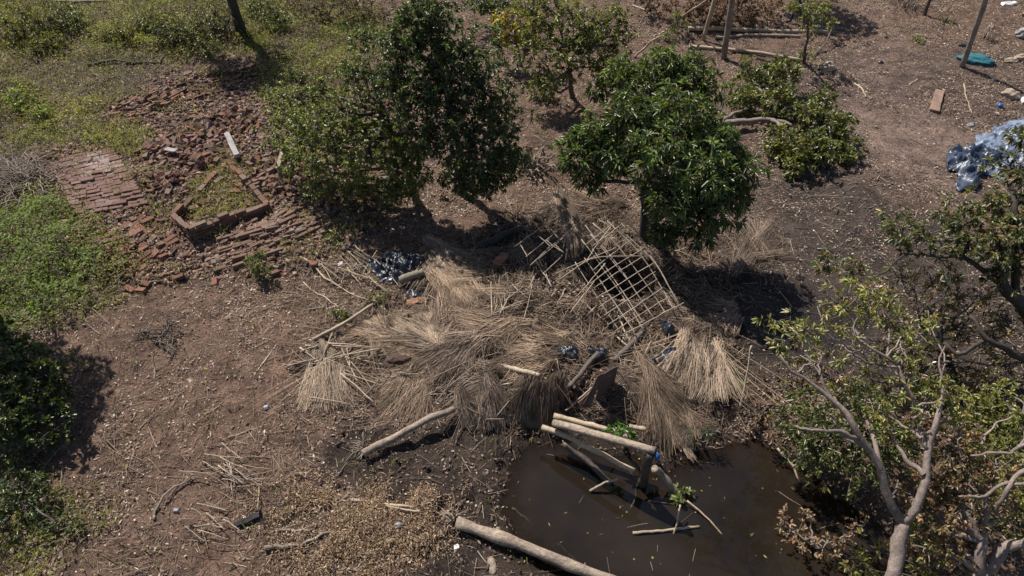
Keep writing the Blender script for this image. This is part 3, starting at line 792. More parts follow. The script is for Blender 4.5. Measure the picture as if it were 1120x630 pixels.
def crown(clusters, llen, lwid, base, mix=None, pm=0.0, per=12, droop=.25, outward=.55):
    """clusters: (x,y,z,rx,rz,nrosettes); returns V, quads, face cols, twig tips"""
    Vs, Qs, Cs, tips = [], [], [], []; off = 0
    for (x, y, z, rx, rz, nr) in clusters:
        d = ball(nr); r = rng.random((nr, 1)) ** .38; r = np.where(rng.random((nr, 1)) < .16, r * rng.uniform(1.0, 1.5, (nr, 1)), r)
        # lumpy outline
        lump = .55 + .85 * vnoise(d[:, 0] * 1.7 + x, d[:, 1] * 1.7 + y + d[:, 2], 1.6, 4)[:, None]
        c = np.array([x, y, z]) + d * r * lump * np.array([rx, rx, rz])
        c[:, 2] = np.maximum(c[:, 2], H(c[:, 0], c[:, 1]) + .06)
        tips.append(c)
        n = nr * per
        cb = np.repeat(c, per, 0); db = np.repeat(d, per, 0)
        dd = norm(db * outward + ball(n) * .8 + np.array([0, 0, .12]))
        b = cb + dd * rng.uniform(.0, .35, (n, 1)) * llen
        L = llen * rng.uniform(.6, 1.2, n); Wd = lwid * rng.uniform(.7, 1.2, n)
        Vv, q = leaf_arr(b, dd, L, Wd, None, droop)
        Vs.append(Vv); Qs.append(q + off); off += len(Vv)
        tone = np.repeat(np.exp(rng.normal(0, .26, nr)), per) * math.exp(random.gauss(.05, .12))
        Cs.append(np.repeat(leaf_cols(n, base, .22, mix, pm) * tone[:, None], 2, 0))
    return np.vstack(Vs), np.vstack(Qs), np.vstack(Cs), np.vstack(tips)

def tree(name, label, base, trunk, limbs, clusters, llen, lwid, col, bark='bark', mix=None, pm=0.0, per=12, cat='tree', droop=.25, group=None, lmat='leaf', twig_r=.012, auto=True, twf=.35):
    """base world xyz; trunk list of (x,y,z,r) world; limbs: list of such lists; clusters world"""
    b = np.array(base, float)
    t = thing(name, label, cat, b, group)
    sh = lambda pts: [(p[0] - b[0], p[1] - b[1], p[2] - b[2], p[3]) for p in pts]
    obj('trunk', tube_mesh('trunk', [sh(trunk)], 9, True, .015, 16, .05), bark, t)
    nodes = [np.array(p) for p in smooth_path(trunk, 10)]
    for l in limbs:
        obj('branch', tube_mesh('branch', [sh(l)], 7, True, .018, 14, .05), bark, t)
        nodes += [np.array(p) for p in smooth_path(l, 10)]
    nodes = np.array(nodes)
    Vv, q, c, tips = crown(clusters, llen, lwid, col, mix, pm, per, droop)
    # limbs to clusters, then twigs
    tw = []
    for (x, y, z, rx, rz, nr) in clusters:
        cc = np.array([x, y, z])
        d = np.linalg.norm(nodes[:, :3] - cc, axis=1) + np.maximum(0, nodes[:, 2] - z + .1) * 3
        k = np.argmin(d); s = nodes[k]
        if auto and d[k] > .15:
            r = min(s[3] * .75, .05)
            mid = (s[:3] + cc) / 2 + rng.normal(0, .08, 3)
            obj('branch', tube_mesh('branch', [sh([(*s[:3], r), (*mid, r * .75), (*cc, r * .4)])], 6, False, .02, 9), bark, t)
    n = int(len(tips) * twf)
    sel = tips[rng.permutation(len(tips))[:n]]
    cen = np.array([[c_[0], c_[1], c_[2]] for c_ in clusters])
    j = np.argmin(np.linalg.norm(sel[:, None] - cen[None], axis=2), 1)
    s = cen[j]
    P = np.stack([s, (s + sel) / 2 + rng.normal(0, .05, sel.shape), sel], 1) - b
    R = np.stack([np.full(n, twig_r), np.full(n, twig_r * .7), np.full(n, twig_r * .3)], 1)
    TV, TQ, _ = tubes(P, R, 4)
    o = obj('twigs', mk_mesh('twigs', TV, TQ, None, None, True), bark, t); o['kind'] = 'stuff'
    o = obj('crown', mk_mesh('crown', Vv - b, q, None, c), lmat, t); o['kind'] = 'stuff'
    return t

def cl(l, dens=160):
    """(px,py,z,r[,rz]) -> world clusters"""
    out = []
    for a in l:
        px, py, z, r = a[:4]; rz = a[4] if len(a) > 4 else r * .75
        p = Wz(px, py, z); out.append((p[0], p[1], p[2], r, rz, max(6, int(.72 * dens * (r / .6) ** 2))))
    return out

def pts(l): return [(*Wz(px, py, z), r) for px, py, z, r in l]

def base_tr(px, py, top, r0, r1, bend=(0, 0)):
    b = W(px, py); t_ = Wz(*top)
    m = (b + t_) / 2 + np.array([bend[0], bend[1], 0])
    return b, [(b[0], b[1], b[2] - .1, r0), (*m, (r0 + r1) / 2), (*t_, r1)]

# dark dense tree
b, tr = base_tr(508, 214, (480, 70, 3.1), .12, .05, (.1, 0))
tree('broadleaf_tree', 'tallest dark dense green tree near the top centre', b, tr, [],
     cl([(470, 25, 4.1, .75), (440, 50, 3.8, .6), (505, 55, 3.7, .75), (475, 75, 3.3, .9), (430, 85, 3.2, .6), (525, 95, 3.1, .7), (490, 120, 2.7, .9), (540, 130, 2.5, .65), (545, 165, 1.9, .6), (515, 165, 2.0, .7), (530, 190, 1.4, .5), (470, 8, 4.5, .5), (400, 40, 3.6, .35), (385, 75, 3.1, .35), (455, 110, 2.9, .6), (450, 25, 4.2, .5), (500, 195, 1.2, .5), (545, 190, 1.2, .45), (520, 205, .9, .4), (565, 175, 1.5, .35), (470, 150, 2.2, .5)], 160),
     .085, .038, GREEN['dark'], 'bark', GREEN['light'], .06, 13)
# lighter tree at left of it
b, tr = base_tr(456, 221, (415, 110, 2.5), .10, .05, (.05, 0))
tree('broadleaf_tree', 'lighter green leafy tree leaning over the brick rubble', b, tr, [],
     cl([(400, 85, 2.9, .55), (420, 125, 2.4, .65), (375, 120, 2.5, .6), (345, 130, 2.2, .55), (330, 105, 2.3, .4), (325, 155, 1.6, .45), (365, 160, 1.8, .6), (405, 165, 1.8, .6), (435, 180, 1.5, .5), (385, 190, 1.2, .4), (345, 180, 1.2, .35), (440, 205, .9, .35), (420, 90, 2.9, .4), (455, 190, 1.3, .4), (425, 205, .8, .35), (350, 95, 2.4, .4), (310, 130, 1.8, .35), (400, 205, .8, .35), (365, 205, .7, .3), (445, 150, 2.0, .45), (450, 170, 1.6, .45), (395, 140, 2.1, .5), (305, 105, 1.9, .4), (300, 150, 1.2, .4), (320, 180, .8, .4), (345, 200, .6, .35), (385, 205, .6, .35), (430, 215, .5, .35), (455, 205, .8, .35), (330, 135, 1.7, .45)], 135),
     .085, .038, GREEN['light'], 'bark', GREEN['olive'], .25, 12)
# small tree behind
b, tr = base_tr(627, 106, (618, 50, 1.7), .08, .04)
tree('broadleaf_tree', 'small olive green tree with short trunk on the bare slope, behind the mangoes', b, tr, [],
     cl([(590, 30, 2.1, .55), (625, 15, 2.5, .6), (655, 25, 2.2, .55), (670, 50, 1.7, .4), (610, 55, 1.8, .55), (640, 60, 1.6, .5), (590, 80, 1.1, .45), (600, 95, .8, .3), (675, 15, 2.3, .4), (575, 10, 2.4, .5), (660, 75, 1.2, .4), (680, 35, 1.9, .45), (600, 10, 2.5, .5), (640, 40, 2.0, .5), (575, 55, 1.6, .45), (620, 80, 1.2, .4)], 125),
     .09, .042, GREEN['olive'], 'bark', GREEN['light'], .3, 11)
b, tr = base_tr(572, 72, (562, 30, 1.3), .05, .03)
tree('yellow_shrub', 'shrub with bright yellow leaves between two green trees', b, tr, [],
     cl([(560, 22, 1.5, .4), (575, 40, 1.0, .4), (550, 42, .9, .35), (585, 25, 1.3, .35), (545, 25, 1.2, .3)], 150), .10, .05, GREEN['yellow'], 'bark', GREEN['olive'], .35, 11, 'shrub')
b, tr = base_tr(540, 26, (540, 5, .9), .06, .03)
tree('shrub', 'dark shrub at the very top behind the yellow shrub', b, tr, [], cl([(535, 8, .8, .5), (550, 2, 1.1, .5), (522, 2, 1.0, .4)], 110), .10, .045, GREEN['dark'], 'bark', None, 0, 12, 'shrub')
# mangoes
b, tr = base_tr(705, 262, (712, 180, 1.9), .12, .07, (-.05, .05))
tree('mango_tree', 'glossy round mango tree beside the lattice, in front', b, tr, [],
     cl([(632, 168, 2.1, .45), (655, 148, 2.4, .5), (645, 190, 1.7, .35), (690, 125, 2.9, .5), (735, 125, 3.0, .6), (780, 148, 2.7, .55), (808, 182, 2.2, .45), (770, 185, 2.5, .6), (715, 165, 2.7, .55), (735, 215, 2.0, .55), (785, 222, 1.8, .5), (760, 245, 1.3, .45), (725, 250, 1.2, .35), (675, 165, 2.3, .45), (805, 215, 1.6, .3)], 150),
     .17, .045, GREEN['mango'], 'dark_bark', (.11, .085, .035), .05, 13, 'tree', .35)
b, tr = base_tr(728, 150, (725, 100, 1.3), .09, .05)
tree('mango_tree', 'lower mango tree directly behind the round one', b, tr, [],
     cl([(680, 80, 1.7, .5), (712, 88, 1.8, .55), (745, 85, 1.8, .55), (770, 95, 1.5, .5), (725, 65, 2.2, .45), (755, 68, 2.0, .4), (690, 105, 1.2, .4), (660, 95, 1.2, .35), (740, 110, 1.4, .45)], 140),
     .16, .045, GREEN['mango'], 'dark_bark', GREEN['light'], .12, 13, 'tree', .35)
# cut brush on the ground right of the mangoes
b = W(790, 134)
tree('felled_tree', 'felled leafy tree lying on the ground with bare forked branches', b, pts([(784, 138, .25, .085), (812, 133, .32, .075), (845, 131, .4, .055), (880, 140, .45, .03)]),
     [pts([(785, 131, .3, .06), (800, 125, .35, .05), (812, 121, .4, .035)]), pts([(845, 131, .4, .05), (858, 140, .5, .035), (866, 150, .4, .02)]), pts([(830, 95, .6, .03), (850, 115, .5, .03), (875, 118, .6, .02)])],
     cl([(825, 85, .6, .5, .45), (855, 80, .6, .5, .45), (815, 108, .5, .4, .4), (850, 110, .6, .5, .4), (885, 125, .6, .5, .4), (915, 140, .5, .5, .4), (925, 162, .35, .4, .3), (890, 160, .5, .55, .4), (855, 155, .4, .45, .35), (870, 178, .3, .4, .3), (900, 110, .5, .35, .35)], 190),
     .12, .055, GREEN['olive'], 'pale_bark', GREEN['dark'], .35, 12, 'tree', .2)
b, tr = base_tr(879, 69, (884, 22, 1.6), .05, .025)
tree('sapling', 'thin leafy sapling at the end of the longest lying pole', b, tr, [], cl([(885, 15, 1.7, .4), (905, 10, 1.7, .35), (888, 35, 1.0, .25), (872, 8, 1.9, .35), (880, 60, .3, .25), (912, 27, .5, .25)], 75), .11, .045, GREEN['olive'], 'bark', GREEN['lime'], .2, 11, 'sapling')
b, tr = base_tr(740, 34, (741, 16, .6), .03, .02)
tree('sapling', 'tiny green sapling at the left end of the lying poles', b, tr, [], cl([(741, 18, .6, .25), (732, 38, .2, .3), (752, 28, .3, .2)], 80), .10, .045, GREEN['light'], 'bark', None, 0, 11, 'sapling')

# right-edge tree: crown hangs over the ash ground
b = W(1160, 420)
tree('broadleaf_tree', 'half bare tree with dark crooked limbs at the right edge', b, [(b[0], b[1], b[2] - .1, .17), *pts([(1135, 365, 1.0, .14), (1118, 335, 1.5, .11), (1097, 312, 1.9, .085), (1098, 285, 2.3, .06)])],
     [pts([(1118, 335, 1.5, .08), (1112, 290, 2.2, .06), (1108, 250, 2.8, .045)]), pts([(1097, 312, 1.9, .05), (1060, 285, 2.2, .04), (1030, 280, 2.3, .03), (990, 278, 2.3, .02)]),
      pts([(1060, 285, 2.2, .03), (1040, 275, 2.3, .03), (1010, 262, 2.4, .018)]),
      pts([(1135, 400, .8, .08), (1105, 384, 1.2, .06), (1078, 372, 1.4, .045), (1060, 345, 1.6, .03)]), pts([(1140, 300, 2.2, .06), (1115, 240, 2.9, .05), (1100, 190, 3.3, .03)]),
      pts([(1030, 375, 1.2, .035), (1025, 358, 1.4, .03), (1013, 338, 1.6, .02), (1005, 345, 1.6, .012)]), pts([(1078, 372, 1.4, .04), (1050, 385, 1.2, .035), (1030, 375, 1.2, .03)]),
      pts([(990, 278, 2.3, .018), (960, 300, 2.2, .014), (940, 305, 2.2, .008)])],
     cl([(905, 287, 2.2, .26), (935, 293, 2.2, .2), (985, 250, 2.5, .38), (1010, 262, 2.4, .33), (1050, 240, 2.7, .42), (1085, 222, 2.9, .4), (1110, 185, 3.3, .45), (1118, 150, 3.6, .25), (1060, 265, 2.5, .4), (1090, 262, 2.6, .45), (1118, 240, 2.9, .45), (1115, 285, 2.4, .4), (1095, 298, 2.1, .3), (1040, 300, 2.1, .22), (1140, 210, 3.2, .5), (1150, 160, 3.6, .5), (1155, 250, 2.8, .5)], 120),
     .095, .04, (.12, .135, .055), 'dark_bark', GREEN['brown'], .16, 12, 'tree', .3)
tree('dead_sapling', 'small sapling with curled brown leaves under the right edge tree', W(1050, 430), [(*W(1050, 430), .035), *pts([(1040, 395, .7, .03), (1030, 360, 1.2, .02)])], [pts([(1035, 380, .9, .02), (1060, 350, 1.2, .015), (1070, 330, 1.4, .01)])],
     cl([(1035, 330, 1.4, .25), (1025, 350, 1.2, .25), (1050, 370, .9, .3), (1075, 345, 1.1, .25), (1020, 385, .8, .3), (1060, 400, .5, .3)], 34), .11, .05, GREEN['brown'], 'dark_bark', GREEN['tan'], .35, 7, 'sapling', .3)

b = W(1000, 440)
tree('dry_sapling', 'half leafless twiggy sapling between the forked tree and the right edge tree', b, [(b[0], b[1], b[2] - .05, .05), *pts([(1005, 395, .7, .04), (1010, 350, 1.3, .025)])],
     [pts([(1005, 395, .7, .025), (970, 350, 1.3, .018), (945, 325, 1.6, .01)]), pts([(1005, 390, .75, .025), (1045, 350, 1.3, .018), (1075, 320, 1.7, .01)]), pts([(1008, 360, 1.2, .02), (1000, 320, 1.7, .012), (985, 300, 1.9, .008)])],
     cl([(950, 325, 1.6, .3), (985, 305, 1.8, .35), (1020, 310, 1.8, .3), (1050, 325, 1.6, .35), (1080, 325, 1.6, .3), (970, 350, 1.3, .3), (1010, 345, 1.4, .3), (1045, 360, 1.2, .35), (1085, 370, 1.1, .35), (1000, 390, .8, .35), (1040, 400, .6, .35), (965, 385, .9, .3), (1100, 400, .8, .35), (930, 300, 1.7, .25), (1075, 420, .5, .35), (915, 330, 1.4, .25), (1100, 350, 1.3, .35), (1020, 425, .4, .4)], 120),
     .085, .034, GREEN['olive'], 'bark', GREEN['brown'], .45, 6, 'sapling', .3, None, 'leaf', .011, True, 1.0)
# foreground fork tree
b = W(958, 705)
tree('forked_tree', 'pale forked tree with sparse yellow green leaves in the right foreground', b, [(b[0], b[1], b[2] - .1, .12), *pts([(968, 650, .7, 0.098), (980, 605, 1.1, 0.089), (988, 572, 1.4, 0.083)])],
     [pts([(988, 575, 1.38, 0.065), (972, 545, 1.7, 0.059), (962, 510, 2.0, 0.050), (940, 482, 2.3, 0.045), (930, 458, 2.5, 0.038), (912, 440, 2.6, 0.033), (880, 412, 2.8, 0.026), (863, 402, 2.9, 0.022), (853, 388, 3.0, 0.014)]),
      pts([(988, 575, 1.38, 0.059), (1003, 558, 1.6, 0.056), (1010, 530, 1.8, 0.054), (1013, 490, 2.1, 0.045), (1022, 455, 2.4, 0.035), (1030, 425, 2.6, .022), (1026, 400, 2.8, .014), (1034, 378, 2.9, .006)]),
      pts([(938, 480, 2.32, 0.030), (915, 473, 2.4, 0.026), (888, 474, 2.5, 0.018), (870, 466, 2.5, 0.009)]),
      pts([(981, 400, 2.7, 0.018), (945, 372, 2.9, 0.021), (935, 350, 3.0, 0.017), (922, 338, 3.1, 0.010)]),
      pts([(983, 400, 2.7, 0.021), (955, 398, 2.7, 0.018), (935, 390, 2.8, 0.014), (924, 380, 2.8, 0.009)]),
      pts([(1013, 490, 2.1, 0.030), (1000, 440, 2.4, 0.026), (983, 400, 2.7, 0.021)]),
      pts([(912, 440, 2.6, 0.024), (895, 410, 2.8, 0.018), (882, 390, 2.9, 0.013), (870, 362, 3.0, 0.007)]),
      pts([(958, 350, 3.0, 0.010), (957, 335, 3.0, 0.009), (950, 322, 3.1, 0.006)]),
      pts([(973, 545, 1.7, 0.014), (982, 525, 1.9, 0.009)])],
     cl([(845, 350, 3.1, .16), (855, 372, 3.0, .22), (880, 362, 3.0, .26), (900, 352, 3.0, .15), (930, 325, 3.2, .28), (955, 322, 3.2, .28), (975, 328, 3.1, .2), (922, 358, 3.0, .18), (985, 352, 2.9, .26), (1005, 365, 2.8, .22), (920, 392, 2.8, .18), (985, 380, 2.8, .25), (1000, 405, 2.6, .3), (960, 400, 2.6, .2), (950, 435, 2.3, .35), (920, 430, 2.2, .25), (1030, 425, 2.5, .3), (1045, 440, 2.3, .25), (985, 430, 2.3, .3), (1010, 440, 2.4, .25), (1015, 345, 2.8, .15), (868, 392, 2.9, .13), (890, 380, 2.9, .2), (940, 345, 3.0, .2), (970, 350, 2.9, .2), (910, 455, 2.2, .25), (970, 460, 2.0, .3)], 110),
     .095, .03, GREEN['lime'], 'pale_bark', GREEN['brown'], .12, 9, 'tree', .25)
b = W(1075, 700)
tree('forked_tree', 'thick low tree with dry brown leaves at the bottom right corner', b, [(b[0], b[1], b[2] - .1, .15), *pts([(1072, 655, .5, 0.124), (1070, 625, .8, 0.113)])],
     [pts([(1070, 630, .78, 0.077), (1072, 600, 1.1, 0.065), (1074, 570, 1.4, 0.054), (1068, 540, 1.6, 0.035), (1050, 510, 1.8, 0.018)]),
      pts([(1075, 630, .78, 0.089), (1095, 608, 1.0, 0.083), (1120, 596, 1.2, 0.071), (1160, 575, 1.5, 0.054)]),
      pts([(1090, 562, 1.6, 0.021), (1105, 540, 1.9, 0.030), (1118, 520, 2.0, 0.033), (1150, 500, 2.2, 0.035)]),
      pts([(1048, 541, 1.8, 0.012), (1078, 540, 1.8, 0.021), (1100, 530, 1.9, 0.024), (1130, 525, 2.0, 0.030)]),
      pts([(1072, 485, 2.0, 0.018), (1090, 468, 2.1, 0.014), (1108, 455, 2.2, 0.010)]),
      pts([(1060, 498, 2.0, 0.012), (1090, 495, 2.1, 0.018), (1110, 488, 2.2, 0.021), (1140, 480, 2.3, 0.024)]),
      pts([(1110, 490, 2.2, 0.018), (1118, 460, 2.4, 0.014), (1110, 435, 2.5, 0.009)])],
     cl([(1035, 490, 1.9, .26), (1050, 475, 2.0, .22), (1015, 520, 1.6, .25), (1040, 520, 1.7, .3), (1025, 560, 1.3, .3), (1050, 560, 1.4, .3), (1040, 595, 1.0, .35), (1062, 585, 1.0, .2), (1015, 600, .9, .3), (1060, 530, 1.7, .25), (1090, 510, 1.8, .25), (1060, 500, 1.8, .3), (1000, 545, 1.3, .25), (1100, 545, 1.5, .3), (1030, 540, 1.4, .3)], 150),
     .078, .03, GREEN['brown'], 'pale_bark', GREEN['olive'], .3, 12, 'tree', .25)
# green undergrowth beneath them
def bush(name, label, px, py, cls, llen, lwid, col, mix=None, pm=0., per=11, dens=110, cat='bush', bark='bark', group=None, lmat='leaf'):
    b = W(px, py)
    C_ = cl(cls, dens)
    t0 = C_[0]
    tr = [(b[0], b[1], b[2] - .05, .03), ((b[0] + t0[0]) / 2, (b[1] + t0[1]) / 2, (b[2] + t0[2]) / 2, .025), (t0[0], t0[1], t0[2], .015)]
    return tree(name, label, b, tr, [], C_, llen, lwid, col, bark, mix, pm, per, cat, .2, group, lmat, .009)
bush('undergrowth_bush', 'dense green bush overhanging the pond bank behind the forked tree', 920, 520, [(880, 470, .9, .4), (905, 490, .8, .5), (940, 500, .8, .5), (880, 500, .6, .35), (925, 460, 1.0, .45), (965, 470, 1.0, .45), (955, 440, 1.2, .4), (990, 490, .9, .45), (900, 445, 1.0, .35), (870, 440, .9, .25)], .085, .034, (.125, .135, .045), GREEN['dark'], .3, 12, 150)
bush('undergrowth_bush', 'yellow green bush behind the thick tree at the right edge', 1090, 500, [(1085, 460, .8, .5), (1060, 450, .8, .4), (1110, 480, .8, .5), (1100, 440, .9, .4), (1110, 560, .7, .5), (1075, 500, .7, .45), (1130, 520, .8, .5)], .085, .034, GREEN['olive'], GREEN['lime'], .3, 12, 150)
bush('undergrowth_bush', 'low green sprouts at the foot of the forked tree', 1000, 640, [(1015, 625, .3, .25), (950, 600, .4, .2), (935, 618, .3, .22), (1005, 570, .6, .35), (1030, 640, .4, .4), (980, 640, .3, .3)], .10, .035, GREEN['lime'], GREEN['brown'], .2, 11, 90)
bush('dead_branch', 'fallen branch of dry brown leaves drooping over the pond', 905, 605, [(880, 590, .15, .28, .16), (900, 600, .15, .25, .15), (858, 565, .05, .22, .15), (920, 590, .15, .22, .15), (945, 575, .2, .25, .2), (880, 560, .05, .15), (865, 580, 0., .2, .12)], .075, .032, GREEN['brown'], GREEN['tan'], .4, 8, 75, 'branch', 'pale_bark')
bush('dead_branch', 'heap of brown leaves on the bank left of the green bush', 850, 440, [(830, 455, .15, .4, .15), (850, 470, .15, .4, .15), (860, 425, .2, .35, .18), (905, 400, .2, .45, .2), (875, 410, .15, .4, .15), (1010, 460, .2, .5, .2)], .07, .03, (.13, .085, .06), GREEN['tan'], .3, 8, 110, 'leaf heap', 'bark')

# left-side bushes and weeds
bush('bush', 'dark shaded bush at the left edge below the green creeper', 30, 480, [(20, 395, .9, .5), (50, 410, .8, .45), (20, 435, .8, .5), (60, 440, .6, .4), (-15, 420, 1.0, .5), (25, 470, .5, .45), (60, 470, .4, .35), (-10, 470, .7, .5), (5, 375, 1.0, .4)], .10, .05, (.06, .082, .026), GREEN['lime'], .10, 12, 110)
bush('weed_clump', 'feathery green weed clump at the lower left edge', 35, 560, [(20, 530, .4, .35), (40, 525, .4, .25), (30, 555, .25, .35), (-10, 550, .4, .4), (60, 570, .2, .25), (85, 575, .15, .2)], .08, .03, (.06, .088, .035), GREEN['light'], .2, 11, 90, 'weeds')
bush('weed_clump', 'small leafy weed standing below the diagonal fallen wall', 282, 303, [(282, 275, .55, .16, .25), (278, 288, .35, .18, .2), (285, 298, .15, .18, .15)], .12, .035, GREEN['light'], GREEN['lime'], .3, 10, 130, 'weed')
bl = [(25, 30, 1.0, 'shrub with yellow green leaves at the top left corner'), (70, 25, .8, 'dark green shrub right of the top left corner'), (50, 50, .5, 'bright leafy shrub in front of the dark green shrub'), (130, 40, .6, 'yellow green shrub below the straight grey pole'), (165, 30, .7, 'olive shrub in the middle of the grassy slope'), (195, 40, .8, 'dark green shrub left of the tree trunk'), (235, 28, .9, 'grey green shrub close to the bare tree trunk'), (300, 25, .6, 'green shrub just right of the bare tree trunk'), (285, 12, .6, 'leafy shrub behind the bare tree trunk'), (225, 55, .5, 'low shrub above the dark brick rows'), (20, 110, .45, 'bright lime weed clump on the left slope'), (45, 125, .35, 'lower lime weed clump beside the left slope clump'), (592, 100, .45, 'low scruffy shrub at the foot of the small olive tree'), (668, 78, .4, 'low yellow green shrub right of the small olive tree'), (645, 40, .5, 'taller shrub behind the small olive tree'), (320, 85, .4, 'weedy shrub between the trunk and the leafy tree')]
for k, (px, py, r, lab) in enumerate(bl):
    col = [(.19, .20, .05), (.10, .13, .045), (.21, .23, .05), (.20, .20, .05), (.15, .165, .06), (.10, .12, .045), (.13, .14, .075), (.12, .15, .05), (.12, .15, .05), (.15, .17, .06), (.20, .26, .045), (.20, .26, .045), (.13, .155, .055), (.17, .18, .055), (.17, .175, .05), (.15, .18, .06)][k]
    r *= 1.25; d = r * 14
    bush('shrub', lab, px, py, [(px, py - d * .9, r * .7, r * .62, r * .55), (px - d, py - d * .3, r * .45, r * .5, r * .4), (px + d, py - d * .3, r * .5, r * .5, r * .4), (px, py + d * .2, r * .3, r * .45, r * .3)], .075, .034, col, (.24, .21, .08), .22, 10, 120, 'shrub', 'bark', 'shrubs on the grassy slope')

# trees standing just outside the frame: trunk or only shade shows
b = W(-4, 351)
tree('broadleaf_tree', 'tree at the left edge whose trunk foot and shade show', b, [(b[0], b[1], b[2] - .1, .14), (b[0] - .1, b[1], 1.4, .11), (b[0] - .3, b[1] + .05, 2.8, .06)], [],
     [(b[0] - .4 + dx, b[1] + dy, z, .8, .6, 170) for dx, dy, z in [(0, 0, 3.8), (-.9, .3, 3.3), (.7, -.4, 3.2), (-.3, -1.0, 3.1), (.1, .9, 3.3), (-1.2, -.6, 2.9), (.9, .4, 3.6), (.5, -1.1, 2.7)]], .12, .05, GREEN['dark'], 'dark_bark', GREEN['light'], .1, 12)
b = W(266, 39)
tree('broadleaf_tree', 'bare dark tree trunk rising out of the grass at the top', b, [(b[0], b[1], b[2] - .1, .18), (b[0] - .05, b[1], 1.2, .15), (b[0] - .25, b[1] + .1, 2.6, .12), (b[0] - .7, b[1] + .1, 3.8, .07)], [],
     [(b[0] - 1.0 + dx, b[1] + .1 + dy, z, .75, .55, 120) for dx, dy, z in [(0, 0, 4.4), (-.8, .2, 4.0), (.6, -.2, 4.1), (.2, .7, 4.0), (-.4, -.6, 4.0)]], .11, .05, GREEN['mango'], 'dark_bark', GREEN['light'], .1, 11)
b = np.array([9.9, 25.3, 0.]); b[2] = float(H(b[0], b[1]))
tree('broadleaf_tree', 'tree beyond the top edge casting dark shade on the path', b, [(b[0], b[1], b[2] - .1, .13), (b[0] - .1, b[1], 1.2, .1), (b[0] - .3, b[1] - .2, 2.3, .06)], [],
     [(9.3 + dx, 24.7 + dy, z, .7, .55, 120) for dx, dy, z in [(0, 0, 3.2), (-.7, .2, 2.9), (.8, -.2, 3.0), (.2, .8, 2.9), (.1, -.7, 2.8)]], .11, .05, GREEN['mango'], 'dark_bark', GREEN['light'], .1, 11)
# dead red-brown brush at the top
bush('dead_brush', 'large heap of reddish brown dead brush behind the upright poles', 790, 22, [(760, 8, .6, .5, .4), (790, 12, .6, .6, .45), (820, 15, .5, .5, .4), (845, 10, .5, .5, .4), (775, -5, .9, .6, .5), (815, -5, .8, .6, .5), (735, 5, .6, .4, .35), (710, 0, .6, .5, .35)], .10, .04, (.10, .055, .038), (.16, .10, .065), .25, 9, 110, 'dead brush', 'bark', None, 'dull_leaf')
bush('dead_brush', 'brown dead shrub at the top edge left of the dark tree', 365, 20, [(345, 8, .5, .6, .4), (375, 3, .6, .6, .4), (400, 8, .4, .5, .3), (420, 18, .3, .4, .25), (320, 5, .4, .4, .3)], .09, .035, (.075, .045, .04), (.12, .085, .065), .3, 8, 90, 'dead brush', 'bark', None, 'dull_leaf')
bush('floating_plant', 'cluster of yellow green leaves floating by the sunken pole', 745, 540, [(744, 538, -.08, .16, .03), (740, 546, -.09, .12, .03)], .10, .05, (.16, .19, .07), None, 0, 8, 45, 'plant')
bush('leafy_sprig', 'bright green leafy sprig growing over the pale beams', 678, 480, [(676, 466, .68, .10, .08), (684, 474, .75, .11, .09)], .10, .05, (.09, .17, .03), None, 0, 9, 70, 'sprig')
bush('weed_clump', 'grey green weed at the right foot of the thatch', 770, 490, [(765, 480, .2, .15, .25), (772, 470, .25, .12, .2)], .12, .02, (.09, .10, .06), None, 0, 9, 70, 'weed')
for px, py, lab in [(407, 331, 'small green weed at the tip of the straight pale pole'), (360, 265, 'green weed tuft below the leaning leafy tree'), (365, 344, 'tiny green weed left of the straight pale pole'), (1035, 24, 'green weed patch on the path near the far right pole'), (1003, 45, 'lower green weed patch on the path at far right'), (798, 418, 'bluish green weed right of the straw bale')]:
    bush('weed_clump', lab, px, py, [(px, py - 3, .14, .22, .1), (px + 5, py, .1, .18, .08)], .08, .03, GREEN['light'], GREEN['lime'], .3, 8, 90, 'weed')

# ------------------------------------------------------------------ ground cover, grass, litter (uncountable)
def scatter(n, dens_fn, xr=(-18.5, 18.5), yr=(2.8, 26.5)):
    x = rng.uniform(*xr, n); y = rng.uniform(*yr, n)
    # keep what the frame (and a margin) can see
    ok = np.abs(x) < (y * .707 + 7.07) * .80 + .6
    x, y = x[ok], y[ok]
    k = rng.random(len(x)) < dens_fn(x, y)
    x, y = x[k], y[k]
    return x, y, H(x, y)

def in_water(x, y): return (sdist(POND, x, y) > -.05) | (H(x, y) < WATER_Z)

# creeping leaves
def dens(x, y):
    d = np.maximum(Z_GREEN1(x, y) * np.clip((fbm(x, y, .9, 3, 40) - .36) * 5, .16, 1), Z_GREEN2(x, y))
    d = np.maximum(d * (1 - .8 * Z_BARE1(x, y)), Z_GREEN3(x, y) * .5)
    d = np.maximum(d, Z_WEED(x, y) * .6); d = np.maximum(d, Z_G5(x, y) * .35)
    return d
x, y, z = scatter(780000, dens)
n = len(x)
hh = (.04 + 1.0 * np.clip(fbm(x, y, 2.0, 3, 50) - .36, 0, 1)) * (1 - .3 * Z_GREEN3(x, y)) * (.35 + .65 * np.maximum(Z_GREEN1(x, y), Z_GREEN2(x, y)))
b = np.stack([x, y, z + hh * rng.random(n) ** .7], 1)
d = ball(n); d[:, 2] = np.abs(d[:, 2]) * .6
Vv, q = leaf_arr(b, d, rng.uniform(.05, .12, n), rng.uniform(.02, .045, n), None, .15, .2, True)
g2 = Z_GREEN2(x, y)
cb = np.array([.205, .225, .042])[None] * (1 - g2[:, None]) + np.array([.13, .185, .036])[None] * g2[:, None]
patch = fbm(x, y, .7, 3, 60)[:, None]
cb = cb * (1 - np.clip((patch - .5) * 4, 0, 1)) + (np.array([.27, .24, .075]) * (1 - g2[:, None]) + np.array([.17, .22, .05]) * g2[:, None]) * np.clip((patch - .5) * 4, 0, 1)
